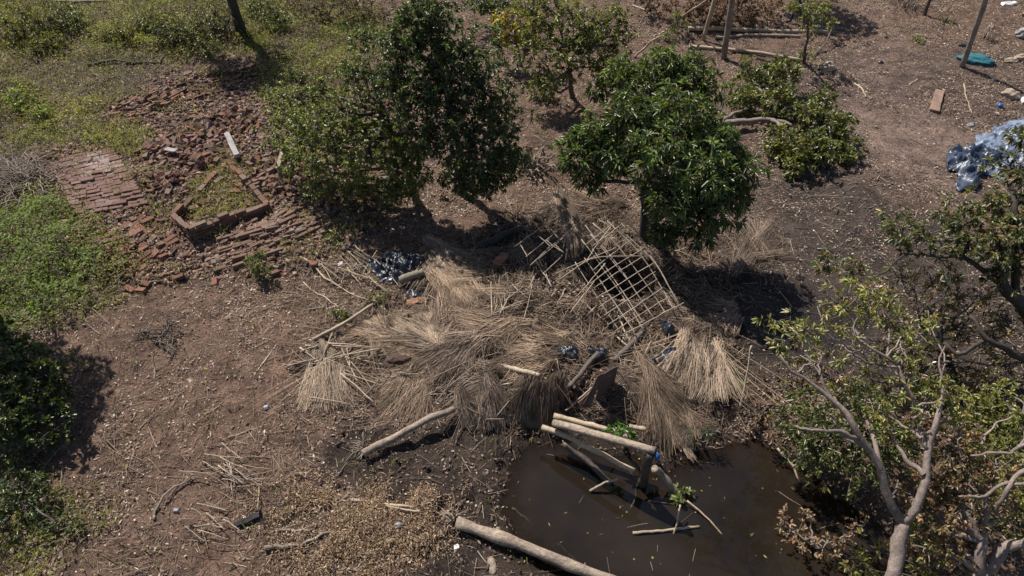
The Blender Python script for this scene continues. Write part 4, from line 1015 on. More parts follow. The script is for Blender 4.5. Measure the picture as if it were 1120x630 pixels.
cb = cb * np.clip(.45 + 1.1 * fbm(x, y, 2.4, 3, 61), .5, 1.5)[:, None]
dd_ = np.clip((fbm(x, y, 1.1, 3, 62) - .56) * 9, 0, 1)[:, None] * (1 - g2[:, None])
cb = cb * (1 - dd_ * .85) + np.array([.13, .095, .08]) * dd_ * .85
c = cb * np.exp(rng.normal(0, .3, (n, 1)))
dry = rng.random(n) < .18 - .13 * g2; c[dry] = np.array([.2, .15, .1]) * np.exp(rng.normal(0, .3, (dry.sum(), 1)))
o = obj('ground_cover', mk_mesh('ground_cover', Vv, q, None, c), 'dull_leaf'); tag(o, 'low green leafy weeds covering the soil on the left', None, None, 'stuff')

# grass blades
def dens(x, y):
    return np.clip(Z_ENC(x, y) + .25 * Z_GREEN1(x, y) + .12 * Z_GREEN3(x, y) + .7 * Z_G5(x, y) + .30 * Z_BRICK(x, y) * (fbm(x, y, 1.5, 2, 90) > .54) + .035 * (fbm(x, y, 1.2, 3, 70) > .6) * (1 - Z_HUT(x, y)) * (1 - in_water(x, y)) * (x < 3), 0, 1)
x, y, z = scatter(480000, dens)
n = len(x); print('grass', n)
a = rng.uniform(0, 6.28, n); L = rng.uniform(.08, .28, n); ln = rng.uniform(.2, .9, n)
P0 = np.stack([x, y, z - .01], 1); hd = np.stack([np.cos(a), np.sin(a), np.zeros(n)], 1)
P1 = P0 + hd * (L * ln * .4)[:, None] + np.array([0, 0, 1]) * (L * .6)[:, None]
P2 = P0 + hd * (L * ln)[:, None] + np.array([0, 0, 1]) * (L * (1 - .4 * ln))[:, None]
sd_ = np.stack([-np.sin(a), np.cos(a), np.zeros(n)], 1) * .007
Vv = np.stack([P0 - sd_, P0 + sd_, P1 + sd_ * .8, P1 - sd_ * .8, P2 + sd_ * .15, P2 - sd_ * .15], 1).reshape(-1, 3)
i = np.arange(n)[:, None] * 6
q = np.concatenate([i + np.array([[0, 1, 2, 3]]), i + np.array([[3, 2, 4, 5]])], 1).reshape(-1, 4)
en = np.maximum(Z_ENC(x, y), Z_G5(x, y))[:, None]
c = np.array([.20, .215, .055]) * (1 - en) + np.array([.28, .27, .11]) * en
c = c * np.exp(rng.normal(0, .3, (n, 1))); dry = rng.random(n) < .2; c[dry] = np.array([.32, .27, .15]) * np.exp(rng.normal(0, .25, (dry.sum(), 1)))
o = obj('grass', mk_mesh('grass', Vv, q, None, np.repeat(c, 2, 0)), 'dull_leaf'); tag(o, 'thin green and dry yellow grass in patches', None, None, 'stuff')

# dry upright stalks among the weeds
def dens(x, y): return np.clip(Z_GREEN1(x, y) + Z_TWIG(x, y) + Z_BARE1(x, y) + .6 * Z_GREEN2(x, y) + .5 * Z_GREEN3(x, y), 0, 1) * np.clip((fbm(x, y, .8, 3, 71) - .38) * 5, .05, 1)
x, y, z = scatter(26000, dens); n = len(x)
L = rng.gamma(3, .10, n) + .1; d = ball(n); d[:, 2] = np.abs(d[:, 2]) * .9 + .12; d = norm(d)
P0 = np.stack([x, y, z], 1); P = np.stack([P0, P0 + d * (L * .5)[:, None] + rng.normal(0, .02, (n, 3)), P0 + d * L[:, None] + rng.normal(0, .04, (n, 3))], 1)
Vv, q, _ = tubes(P, rng.uniform(.003, .007, n)[:, None] * np.array([[1., .8, .4]]), 3)
pal = np.array([(.30, .25, .21), (.20, .16, .13), (.12, .09, .075), (.42, .36, .30)]); c = pal[rng.integers(0, 4, n)]
o = obj('dry_stalks', mk_mesh('dry_stalks', Vv, q, None, np.repeat(c, 6, 0)), 'litter'); tag(o, 'thin dry stalks standing among the weeds', None, None, 'stuff')

# leaf litter
def dens(x, y):
    w = in_water(x, y)
    d = .20 + .8 * np.clip((fbm(x, y, 1.1, 4, 80) - .43) * 5, 0, 1)
    d = d * (1 - .75 * Z_PATH(x, y)) * (1 - .55 * Z_ASH(x, y)) * (1 - .78 * Z_DARK(x, y)) * (1 - .5 * Z_BRICK(x, y)) * (1 - .75 * Z_TREAD(x, y)) * (1 - .7 * Z_BLACK(x, y))
    return np.clip(np.where(w, .008, d), 0, 1)
x, y, z = scatter(620000, dens)
n = len(x); print('litter', n)
wt = in_water(x, y); z = np.where(wt & (z < WATER_Z), WATER_Z + .002, z)
b = np.stack([x, y, z + .008 + .012 * rng.random(n) * ~wt], 1)
d = ball(n); d[:, 2] *= .35; d[wt, 2] = 0
up = np.array([0, 0, 1.]) + rng.normal(0, .35, (n, 3)); up[wt] = (0, 0, 1)
Vv, q = leaf_arr(b, d, rng.gamma(3.2, .013, n) + .012, rng.gamma(3., .006, n) + .005, up, .0, .15, True)
pal = np.array([(.25, .185, .145), (.16, .105, .078), (.34, .265, .21), (.11, .075, .057), (.46, .38, .31), (.20, .15, .12)])
c = pal[rng.choice(6, n, p=[.24, .17, .20, .16, .14, .09])] * np.exp(rng.normal(0, .25, (n, 1)))
c[wt] = np.array([.14, .12, .04]) * np.exp(rng.normal(0, .5, (wt.sum(), 1)))
o = obj('leaf_litter', mk_mesh('leaf_litter', Vv, q, None, c), 'litter'); tag(o, 'dry brown leaf litter strewn over the ground', None, None, 'stuff')

# loose straw and stalk bits
Z_STRAW = Zone([(120, 480), (300, 470), (330, 560), (470, 540), (480, 610), (300, 640), (160, 640)], .8, .6, 44)
Z_STRAW2 = Zone([(330, 270), (420, 270), (430, 330), (400, 470), (330, 440), (320, 330)], .6, .5, 45)
Z_STRAW3 = Zone([(740, 200), (860, 210), (860, 330), (800, 330), (760, 280)], .6, .4, 46)
def dens(x, y):
    w = in_water(x, y)
    d = .05 + .95 * Z_HUT(x, y) * np.clip((fbm(x, y, 2.2, 3, 53) - .42) * 8, .12, 1) + .38 * Z_STRAW(x, y) * np.clip((fbm(x, y, 1.3, 3, 51) - .4) * 6, 0.1, 1) + .5 * Z_STRAW2(x, y) + .35 * Z_STRAW3(x, y)
    d = d * (1 - .5 * (Z_GREEN1(x, y))) * (1 - .6 * Z_BLACK(x, y)) * (1 - .95 * Z_HOLLOW(x, y))
    return np.clip(np.where(w, .003, d), 0, 1)
x, y, z = scatter(420000, dens)
n = len(x); print('straw', n)
L = rng.gamma(2.2, .11, n) + .05; L = np.minimum(L, .8)
an = fbm(x, y, .9, 2, 66) * 12 + rng.normal(0, .7, n)
hd = np.stack([np.cos(an), np.sin(an), rng.normal(0, .12, n)], 1)
P = np.stack([np.stack([x, y, z], 1) + hd * (L * t)[:, None] for t in (-.5, 0, .5)], 1)
P[:, :, 2] = np.maximum(H(P[:, :, 0].ravel(), P[:, :, 1].ravel()).reshape(n, 3), WATER_Z) + .006 + .03 * rng.random((n, 1)) + Z_HUT(x, y)[:, None] * .09 * rng.random((n, 1)) + rng.normal(0, .008, (n, 3)) * 1.0
R = (rng.uniform(.0022, .0055, n) * np.where(rng.random(n) < .04, 2.4, 1))[:, None] * np.array([[1., 1., .6]])
Vv, q, _ = tubes(P, R, 3)
pal = np.array([(.29, .215, .16), (.40, .31, .235), (.19, .135, .10), (.11, .08, .06), (.50, .41, .32)])
c = pal[rng.choice(5, n, p=[.32, .2, .24, .17, .07])] * np.exp(rng.normal(0, .2, (n, 1)))
o = obj('loose_straw', mk_mesh('loose_straw', Vv, q, None, np.repeat(c, 6, 0)), 'straw'); tag(o, 'loose straw and broken stalks scattered over the ground', None, None, 'stuff')

# ------------------------------------------------------------------ thatch sheaves of the collapsed hut
def sheaf(label, p0, p1, w0, w1, n=520, hgt=.12, col=(.36, .28, .20), dark=.25, bend=0.0, z0=.1, z1=.06, droop=False, name='thatch_sheaf', mat=True):
    a = W(p0[0], p0[1], z0); b = W(p1[0], p1[1], z1)
    ax = b - a; L = np.linalg.norm(ax[:2]); d = ax / np.linalg.norm(ax); sdv = norm(np.cross(d, [0, 0, 1.])[None])[0]
    n = int(n * 2.0); K = 4; T = np.linspace(0, 1, K)
    nt_ = max(10, n // 45)                                   # tufts inside the sheaf
    tu = rng.uniform(-1, 1, nt_); ta = rng.normal(0, .12, nt_); tc = rng.normal(0, .10, nt_); th_ = rng.random(nt_); ts = rng.uniform(-.15, .45, nt_); te = rng.uniform(.55, 1.15, nt_); tk = np.exp(rng.normal(-.08, .42, nt_)).clip(.35, 1.3)
    g = rng.integers(0, nt_, n)
    if not mat: ts = rng.uniform(-.1, .5, nt_); te = rng.uniform(.6, 1.12, nt_); ta = ta * 1.3
    if mat and droop: ts = rng.uniform(-.1, .55, nt_); te = ts + rng.uniform(.35, .6, nt_); ta = ta * 1.6
    if mat and not droop:
        hgt = hgt * .6; n = int(n * 1.25); g = rng.integers(0, nt_, n); ta = ta * 2.6; ts = rng.uniform(-.15, .75, nt_); te = ts + rng.uniform(.3, .6, nt_)
    u = tu[g] + rng.normal(0, .09 if not mat else .2, n); ang = ta[g] + rng.normal(0, .07, n); cur = tc[g] + rng.normal(0, .08, n)
    st = rng.random(n) < .10; ang[st] += rng.normal(0, .6, st.sum())
    s0 = ts[g] + rng.uniform(-.05, .15, n); s1 = te[g] + rng.uniform(-.15, .06, n)
    tt = s0[:, None] + (s1 - s0)[:, None] * T[None]
    wid = w0 + (w1 - w0) * np.clip(tt, 0, 1)
    rel = (tt - s0[:, None]) * L
    lat = u[:, None] * wid * .5 + np.tan(ang.clip(-1, 1))[:, None] * rel + (cur[:, None] * rel ** 2) + bend * (tt ** 2) * L + rng.normal(0, .006, (n, K))
    P = a[None, None] + ax[None, None] * tt[..., None] + sdv[None, None] * lat[..., None]
    hv = (.25 + .75 * th_[g]) * rng.random(n) ** .5
    dome = hgt * 1.15 * np.sqrt(np.clip(1 - (u / 1.3) ** 2, 0.05, 1))[:, None] * hv[:, None] * (1 - .35 * tt)
    gz = np.maximum(H(P[..., 0].ravel(), P[..., 1].ravel()).reshape(n, K), WATER_Z)
    base = a[2] + (b[2] - a[2]) * tt
    P[..., 2] = (np.maximum(gz + .01, base - hgt * .3) if not droop else np.maximum(base - .25 * np.clip(tt - .3, 0, 1) ** 2, gz + .01)) + dome + rng.normal(0, .01, (n, K))
    hw = rng.uniform(.0022, .0048, n)[:, None, None] * np.array([1, 1, .8, .4])[None, :, None]
    tg = norm(np.gradient(P, axis=1)); sd2 = norm(np.cross(tg, norm(np.array([0, 0, 1.]) + rng.normal(0, .6, (n, 1, 3))))) * hw
    Vv = np.stack([P - sd2, P + sd2], 2).reshape(-1, 3)
    i0 = (np.arange(n)[:, None] * K + np.arange(K - 1)[None]).reshape(-1, 1) * 2
    q = i0 + np.array([[0, 1, 3, 2]])
    c = np.array(col)[None] * np.exp(rng.normal(0, .22, (n, 1))) * tk[g][:, None]; k = rng.random(n) < dark; c[k] *= .5
    c = c * np.minimum(1, .50 / c.max(1, keepdims=True))
    pm_ = P.mean(1); dirt = np.clip((fbm(pm_[:, 0], pm_[:, 1], 3.2, 3, 88) - .47) * 9, 0, 1)[:, None] * (.75 if mat else .45)
    c = c * (1 - dirt) + np.array([.085, .06, .046]) * dirt
    cen = (a + b) / 2; cen[2] = float(H(cen[0], cen[1]))
    t = thing(name, label, 'thatch', cen, 'thatch sheaves of the fallen hut')
    o = obj('straw', mk_mesh('straw', Vv - cen, q, None, np.repeat(c, K - 1, 0)), 'straw', t); o['kind'] = 'stuff'
    if mat and not droop: return t
    # packed core
    us, vs = np.linspace(-1, 1, 9), np.linspace(.04, .9, 12)
    U, T2 = np.meshgrid(us, vs, indexing='ij')
    wid = w0 + (w1 - w0) * T2
    Q = a + ax * T2[..., None] + sdv * (U * wid * .40 + bend * T2 ** 2 * L)[..., None]
    gz = np.maximum(H(Q[..., 0].ravel(), Q[..., 1].ravel()).reshape(U.shape), WATER_Z - .05)
    bz = a[2] + (b[2] - a[2]) * T2
    Q[..., 2] = (np.maximum(gz + .01, bz - hgt * .3) if not droop else np.maximum(bz - .25 * np.clip(T2 - .3, 0, 1) ** 2 - .02, gz)) + hgt * .55 * np.sqrt(1 - .9 * U ** 2) * (1 - .35 * T2) + rng.normal(0, .008, U.shape) - .03 * (np.abs(U) > .9)
    nu, nv = U.shape; ii = (np.arange(nu - 1)[:, None] * nv + np.arange(nv - 1)[None]).ravel()
    obj('packed_core', mk_mesh('packed_core', Q.reshape(-1, 3) - cen, np.stack([ii, ii + nv, ii + nv + 1, ii + 1], 1), None, None, True), 'core_straw', t)
PALE = (.53, .41, .31); TAN = (.44, .325, .235); GREY = (.31, .235, .185)
sheaf('pale flat thatch sheaf lying alone at the lower left of the stick pile', (356, 402), (354, 446), .55, .85, 800, .12, PALE, .12, mat=False)
sheaf('small pale thatch sheaf above the stick pile', (350, 378), (352, 402), .3, .45, 350, .08, PALE, .2, mat=False)
sheaf('tan thatch sheaf pointing left from the hut debris', (446, 378), (388, 362), .25, .55, 520, .12, TAN, .2)
sheaf('fan shaped pale thatch sheaf at the upper left of the hut debris', (482, 382), (452, 346), .2, 1.0, 700, .12, PALE, .2)
sheaf('tan thatch sheaf sloping up right of the pale fan', (476, 384), (530, 346), .25, .6, 600, .14, TAN, .25)
sheaf('tan thatch sheaf left of the small dark clump', (412, 372), (444, 398), .25, .45, 420, .1, TAN, .25)
sheaf('wide spread of tan thatch below the small dark clump', (476, 398), (430, 446), .4, .9, 700, .1, TAN, .2)
sheaf('greyish thatch sheaf in the middle of the hut debris', (520, 372), (470, 412), .4, .8, 600, .12, GREY, .3)
sheaf('big rounded tan thatch sheaf at the centre of the hut debris', (612, 388), (545, 392), .5, .8, 800, .2, TAN, .3)
sheaf('curved tan thatch sheaf above the two black plastic scraps', (632, 372), (562, 376), .3, .55, 550, .15, TAN, .3, .08)
sheaf('pale thatch strip curling near the top of the hut debris', (488, 318), (514, 342), .15, .3, 300, .12, PALE, .2, .1)
sheaf('sunlit pale thatch spread in the shade of the dark tree', (470, 268), (515, 302), .4, .9, 700, .1, PALE, .25)
sheaf('tan thatch below the sunlit spread', (478, 300), (520, 330), .5, .8, 600, .1, TAN, .25)
sheaf('long narrow pale thatch strip lying over the left lattice', (608, 242), (634, 294), .2, .3, 500, .06, PALE, .08, 0, .85, .62, True)
sheaf('large thatch sheaf drooping over the pond edge', (588, 434), (580, 474), .5, .75, 800, .16, TAN, .25, 0, .42, .1, True)
sheaf('small round thatch tuft left of the rusty sheet', (612, 420), (608, 446), .2, .3, 350, .12, TAN, .2, 0, .35, .2, True)
sheaf('dark thatch sheaf drooping beside the end of the pale log', (503, 440), (513, 472), .2, .3, 350, .12, GREY, .35, 0, .35, .1, True)
sheaf('thatch sheaf hanging over the bank at the hut corner', (530, 428), (550, 470), .4, .55, 500, .12, GREY, .35, 0, .35, .1, True)
sheaf('wide pale straw bale at the right end of the hut debris', (765, 378), (762, 432), .8, .95, 1000, .26, PALE, .15, mat=False)
sheaf('long tan thatch sheaf sweeping down to the pond right of the rusty sheet', (700, 408), (752, 472), .35, .75, 800, .16, TAN, .25, .05, .3, .08)
sheaf('grey thatch sheaf beside the dark hollow under the rusty sheet', (672, 408), (712, 442), .3, .5, 500, .14, GREY, .25)
sheaf('dark wet thatch at the water edge below the long tan sheaf', (745, 470), (735, 500), .35, .5, 260, .06, GREY, .5)
sheaf('tan thatch spread under the twig tangle', (575, 352), (520, 362), .4, .7, 600, .12, TAN, .3)
sheaf('grey thatch on the bank between log end and hut corner', (545, 412), (490, 432), .4, .7, 600, .12, GREY, .3, 0, .25)
sheaf('brown thatch lying under the big mango tree', (800, 300), (840, 255), .4, .8, 260, .06, GREY, .4)
sheaf('thatch lying in the mango shade right of the lattice', (800, 345), (742, 350), .5, .9, 600, .14, GREY, .3)
sheaf('straw spread behind the lattice tops', (680, 228), (630, 218), .3, .5, 260, .06, TAN, .4)
sheaf('thatch between the black plastic heap and the pale fan', (470, 345), (435, 360), .3, .6, 420, .08, TAN, .3)

# ------------------------------------------------------------------ lattice panels
def lattice(label, lines, zf, r=.0105):
    allp = [Wz(px, py, zf(px, py)) for l in lines for px, py in l]
    c = np.mean(allp, 0); c[2] = float(H(c[0], c[1]))
    t = thing('lattice_panel', label, 'lattice', c)
    for k, l in enumerate(lines):
        P = [(*(np.array(Wz(px, py, zf(px, py) + (.022 if k % 2 else 0))) - c), r * random.uniform(.75, 1.2)) for px, py in l]
        obj('slat', tube_mesh('slat', [P], 6, True, .006, 10), 'slat', t)
def zl(px, py):
    f = ((px - 650) * .55 + (py - 260) * .83) / 95.0
    return 1.2 - .62 * min(max(f, -.2), 1.1)
A_ = [[(629, 286), (654, 325), (681, 368)], [(640, 282), (668, 325), (697, 369)], [(648, 272), (678, 315), (707, 359)], [(646, 256), (684, 303), (718, 352)], [(648, 244), (677, 271), (717, 327), (730, 346)], [(655, 240), (687, 258), (720, 292), (738, 326)], [(679, 243), (712, 281), (744, 336)], [(688, 244), (724, 288)], [(664, 242), (700, 276), (728, 322), (737, 340)], [(636, 262), (662, 296), (690, 338), (704, 362)], [(640, 246), (672, 286), (712, 345)]]
B_ = [[(608, 299), (674, 271)], [(612, 306), (650, 283), (702, 280)], [(649, 315), (702, 281)], [(652, 327), (715, 288)], [(661, 345), (719, 305)], [(665, 355), (725, 315)], [(679, 367), (748, 331)], [(640, 286), (668, 248)], [(648, 270), (680, 245)], [(630, 325), (662, 288)], [(624, 342), (650, 308)], [(648, 296), (690, 262)], [(672, 362), (733, 324)], [(655, 336), (717, 297)], [(646, 310), (708, 268)], [(640, 268), (672, 243)]]
lines = []
for k in range(max(len(A_), len(B_))):
    if k < len(A_): lines.append(A_[k])
    if k < len(B_): lines.append(B_[k])
lattice('large bamboo lattice panel fallen over a dark hollow beside the mango tree', lines, zl)
zl2 = lambda px, py: .9 - .004 * (py - 240)
lattice('smaller broken lattice of thin slats left of the large panel',
        [[(575, 281), (636, 231)], [(585, 232), (612, 262)], [(590, 283), (640, 238)], [(569, 268), (577, 281)], [(595, 298), (615, 279)], [(588, 258), (602, 270)], [(580, 290), (612, 262)], [(608, 268), (616, 276)], [(562, 270), (598, 245)], [(598, 262), (614, 275)]], zl2, .011)
for k, (a, b_, lab) in enumerate([((586, 288), (604, 316), 'pale slat lying below the smaller lattice'), ((589, 284), (602, 312), 'second pale slat crossing below the smaller lattice'), ((587, 300), (566, 340), 'long thin stick slanting left from the lattice slats'), ((618, 318), (600, 352), 'thin stick on the mud between the two lattices'), ((642, 336), (682, 370), 'bright straight slat lying in front of the large lattice'), ((676, 348), (694, 384), 'split slat standing below the large lattice'), ((674, 370), (690, 384), 'short slat on the mud below the large lattice'), ((704, 365), (672, 399), 'thick brown pole stub below the large lattice'), ((654, 392), (620, 430), 'dark beam running along the rusty sheet'), ((560, 432), (600, 420), 'grey pole lying across the hut bank'), ((545, 403), (590, 415), 'pale bark covered log under the big tan sheaf'), ((505, 432), (560, 422), 'thin pole lying on the grey thatch'), ((618, 452), (650, 424), 'stick propping the rusty sheet')]):
    thick = {7: .06, 8: .05, 10: .05}.get(k, .016)
    zz = .18 if k in (8,) else .12
    pole('fallen_stick', [(a[0], a[1], 0), (b_[0], b_[1], 0)], thick, thick * .8, 'slat' if k not in (7, 8) else 'bark', lab, 'slat' if thick < .03 else 'pole', .006)
    o = bpy.context.scene.collection.objects[-1]
    o.location.z += zz * (.6 if k > 6 else .35)

# broken posts still propping the fallen roof lattice
for px, py, zf_, lab in [(652, 262, zl, 'dark broken post propping the upper edge of the large lattice'), (716, 300, zl, 'dark broken post under the right edge of the large lattice'), (668, 345, zl, 'short dark post under the lower edge of the large lattice'), (600, 262, zl2, 'dark broken post under the smaller lattice'), (584, 280, zl2, 'short dark post at the lower end of the smaller lattice')]:
    p = Wz(px, py, zf_(px, py)); g = float(H(p[0], p[1])) - .1
    o = obj('broken_post', tube_mesh('broken_post', [[(0, 0, 0, .045), (random.gauss(0, .03), random.gauss(0, .03), (p[2] - g) * .5, .04), (0, 0, p[2] - g - .01, .036)]], 7, True, .01, 10), 'dark_bark', None, (p[0], p[1], g))
    tag(o, lab, 'post')

# twig tangle (350 px) and stick pile
def stick_pile(label, sticks, mat, r, name='stick_pile', cat='stick pile'):
    c = np.mean([W(*s[0]) for s in sticks], 0)
    t = thing(name, label, cat, c)
    for k, s in enumerate(sticks):
        P = []
        for j, (px, py) in enumerate(s):
            p = W(px, py); p[2] += .03 + .012 * (k % 9) + random.uniform(0, .05); P.append((*(p - c), r * random.uniform(.7, 1.2) * (1 - .3 * j)))
        obj('stick', tube_mesh('stick', [P], 6, True, .005, 9), mat if random.random() < .7 else 'grey_pole', t)
S_ = [[(328, 382), (388, 410)], [(312, 401), (360, 401)], [(320, 397), (372, 404)], [(335, 380), (402, 382)], [(360, 380), (412, 384)], [(340, 408), (400, 385)], [(352, 398), (415, 386)], [(365, 370), (352, 402)], [(330, 390), (350, 384)], [(372, 380), (392, 420)], [(358, 404), (420, 425)], [(378, 390), (408, 430)], [(345, 400), (375, 388)], [(315, 404), (350, 396)], [(380, 384), (384, 405)], [(330, 384), (372, 418)], [(374, 414), (410, 445)], [(340, 441), (385, 447)], [(350, 380), (356, 405)], [(392, 395), (420, 402)], [(325, 418), (345, 445)]]
stick_pile('pile of crossing pale sticks left of the thatch', S_, 'slat', .016)
rs = random.Random(4)
T_ = []
for k in range(36):
    px, py = rs.gauss(548, 16), rs.gauss(345, 12); a = rs.gauss(-.9, .6); l = rs.uniform(10, 26)
    T_.append([(px - math.cos(a) * l, py - math.sin(a) * l * .8), (px + math.cos(a) * l, py + math.sin(a) * l * .8)])
stick_pile('tangle of light twigs in the middle of the hut debris', T_, 'slat', .012, 'twig_tangle', 'twig tangle')
T_ = []
for k in range(24):
    px, py = rs.gauss(395, 18), rs.gauss(292, 12); a = rs.gauss(.7, .5) * rs.choice((1, 1, -1)); l = rs.uniform(10, 22)
    T_.append([(px - math.cos(a) * l, py - math.sin(a) * l * .8), (px + math.cos(a) * l, py + math.sin(a) * l * .8)])
stick_pile('scatter of dry reeds left of the black plastic heap', T_, 'bamboo', .011, 'reed_pile', 'reed pile')
T_ = []
for k in range(40):
    px, py = rs.choice([(250, 515), (225, 565), (270, 525), (240, 590)]); px += rs.gauss(0, 12); py += rs.gauss(0, 10); a = rs.gauss(.5, .6); l = rs.uniform(8, 24)
    T_.append([(px - math.cos(a) * l, py - math.sin(a) * l * .7), (px + math.cos(a) * l, py + math.sin(a) * l * .7)])
stick_pile('strewn pale dry stalks on the bare soil at lower left', T_, 'slat', .009, 'stalk_litter', 'stalks')
T_ = []
for k in range(30):
    px, py = rs.gauss(520, 40), rs.gauss(425, 12); a = rs.gauss(-.3, .4); l = rs.uniform(10, 30)
    T_.append([(px - math.cos(a) * l, py - math.sin(a) * l * .8), (px + math.cos(a) * l, py + math.sin(a) * l * .8)])
stick_pile('thin poles and reeds jumbled along the front bank of the hut', T_, 'grey_pole', .012, 'reed_pile', 'reed pile')

# dry leaf pile at the bottom
def leaf_pile():
    Vs = []
    n = 50000
    cs = [(330, 555, .5), (365, 570, .6), (410, 565, .6), (450, 560, .5), (390, 595, .6), (350, 590, .5), (430, 590, .5), (465, 555, .35)]
    k = rng.integers(0, len(cs), n); P = np.array([W(a, b_) for a, b_, _ in cs]); r = np.array([c[2] for c in cs])
    dn = rng.random(n) < .35; k_ = k
    x = P[k, 0] + rng.normal(0, .72, n) * r[k]; y = P[k, 1] + rng.normal(0, .55, n) * r[k]
    kk = rng.random(n) < np.clip((fbm(x, y, 2.6, 3, 99) - .42) * 7, .06, 1); x, y = x[kk], y[kk]; n = len(x)
    b = np.stack([x, y, H(x, y) + .012 + .10 * rng.random(n) ** 2], 1)
    Vv, q = leaf_arr(b, ball(n) * np.array([1, 1, .6]), rng.gamma(2.4, .015, n) + .008, rng.gamma(3, .0028, n) + .003)
    pal = np.array([(.37, .265, .175), (.28, .185, .12), (.48, .37, .27), (.17, .115, .08), (.34, .235, .145)])
    c = pal[rng.choice(5, n, p=[.32, .24, .16, .2, .08])] * np.exp(rng.normal(0, .22, (n, 1)))
    o = obj('dry_leaf_pile', mk_mesh('dry_leaf_pile', Vv, q, None, np.repeat(c, 2, 0)), 'litter'); tag(o, 'tan pile of dry leaves beside the root end of the palm log', 'leaf pile', None, None)
leaf_pile()

# ------------------------------------------------------------------ plastic sheets, bundle, small rubbish
def sheet(name, label, cat, poly_px, mat, amp, nu=34, nv=26, seed=0, lift=.05, f=3.0):
    q = [W(*p) for p in poly_px]
    q = np.array(q)
    U, Vv = np.meshgrid(np.linspace(0, 1, nu), np.linspace(0, 1, nv), indexing='ij')
    P = ((1 - U) * (1 - Vv))[..., None] * q[0] + (U * (1 - Vv))[..., None] * q[1] + (U * Vv)[..., None] * q[2] + ((1 - U) * Vv)[..., None] * q[3]
    # ragged outline
    P[..., 0] += (fbm(P[..., 0], P[..., 1], f, 3, seed) - .5) * amp * 2.5; P[..., 1] += (fbm(P[..., 0], P[..., 1], f, 3, seed + 9) - .5) * amp * 2.5
    ridg = 1 - np.abs(2 * fbm(P[..., 0], P[..., 1], f * 1.5, 3, seed + 3) - 1) * 2.2
    edge = np.minimum(np.minimum(U, 1 - U), np.minimum(Vv, 1 - Vv))
    P[..., 2] = H(P[..., 0].ravel(), P[..., 1].ravel()).reshape(U.shape) + lift * np.clip(edge * 8, .15, 1) + amp * np.clip(ridg, 0, 1) * np.clip(edge * 6, .25, 1) + rng.normal(0, amp * .06, U.shape)
    c = P.mean((0, 1)); c[2] = float(H(c[0], c[1]))
    ii = (np.arange(nu - 1)[:, None] * nv + np.arange(nv - 1)[None]).ravel()
    o = obj(name, mk_mesh(name, P.reshape(-1, 3) - c, np.stack([ii, ii + nv, ii + nv + 1, ii + 1], 1)), mat, None, c)
    md = o.modifiers.new('thickness', 'SOLIDIFY'); md.thickness = .004
    return tag(o, label, cat)
sheet('black_plastic_sheet', 'crumpled heap of black plastic sheeting left of the hut debris', 'plastic sheet', [(398, 288), (440, 272), (470, 290), (425, 315)], 'black_plastic', .13, 60, 50, 1, .05, 5.0)
sheet('black_plastic_sheet', 'narrow black plastic strip below the short log', 'plastic sheet', [(448, 315), (466, 308), (464, 325), (440, 338)], 'black_plastic', .12, 24, 16, 2)
sheet('black_plastic_sheet', 'small shiny black plastic scrap left of its twin on the thatch', 'plastic sheet', [(606, 386), (632, 384), (634, 396), (610, 396)], 'black_plastic', .06, 26, 18, 3, .14, 6.0)
sheet('black_plastic_sheet', 'small shiny black plastic scrap right of its twin on the thatch', 'plastic sheet', [(643, 386), (664, 383), (664, 398), (645, 401)], 'black_plastic', .06, 26, 18, 4, .14, 6.0)
sheet('black_plastic_sheet', 'folded black plastic just below the corner of the large lattice', 'plastic sheet', [(718, 352), (730, 356), (742, 372), (728, 372)], 'black_plastic', .07, 26, 18, 5, .12, 6.0)
sheet('black_plastic_sheet', 'black plastic scraps beside the wide straw bale', 'plastic sheet', [(722, 386), (738, 384), (736, 402), (720, 402)], 'black_plastic', .1, 20, 14, 6, .1)
sheet('black_plastic_sheet', 'tiny black plastic lump above the rusty sheet right end', 'plastic sheet', [(704, 400), (716, 398), (717, 412), (705, 412)], 'black_plastic', .1, 14, 12, 7, .1)
sheet('silver_tarp', 'large crumpled silver blue plastic tarp under the tree at right edge', 'tarp', [(1040, 180), (1085, 138), (1160, 118), (1160, 215)], 'silver_tarp', .13, 80, 60, 8, .05, 3.0)
sheet('dark_tarp_edge', 'dark blue crumpled flap at the left end of the silver tarp', 'tarp', [(1036, 180), (1062, 158), (1100, 178), (1050, 212)], 'blue_tarp', .22, 40, 34, 9, .12)
sheet('white_bag', 'flat white plastic bag lying at the top right', 'bag', [(1094, 3), (1112, 2), (1113, 6), (1096, 7)], 'white_plastic', .06, 16, 10, 10)
sheet('white_bag', 'white plastic scrap at the right edge above the silver tarp', 'bag', [(1116, 108), (1126, 106), (1126, 114), (1115, 115)], 'white_plastic', .06, 12, 10, 11)
sheet('plastic_scrap', 'white square scrap beside the root end of the palm log', 'scrap', [(495, 596), (501, 594), (502, 600), (496, 602)], 'white_plastic', .02, 8, 8, 12, .02)
sheet('plastic_scrap', 'flat pale grey scrap lying on the path below the plank', 'scrap', [(1056, 136), (1066, 134), (1066, 138), (1058, 139)], 'grey_plastic', .03, 8, 8, 13, .02)
sheet('plastic_scrap', 'pale bluish scrap on the litter left of the black plastic heap', 'scrap', [(369, 290), (376, 288), (376, 292), (371, 293)], 'white_plastic', .03, 8, 8, 14, .03)
sheet('plastic_scrap', 'grey plastic piece on bare soil above the bent twig', 'scrap', [(190, 557), (197, 556), (197, 561), (190, 561)], 'grey_plastic', .03, 8, 8, 15, .02)
sheet('plastic_scrap', 'white speck of rubbish on the open brown soil', 'scrap', [(289, 446), (294, 444), (294, 448), (290, 449)], 'white_plastic', .02, 8, 8, 16, .03)

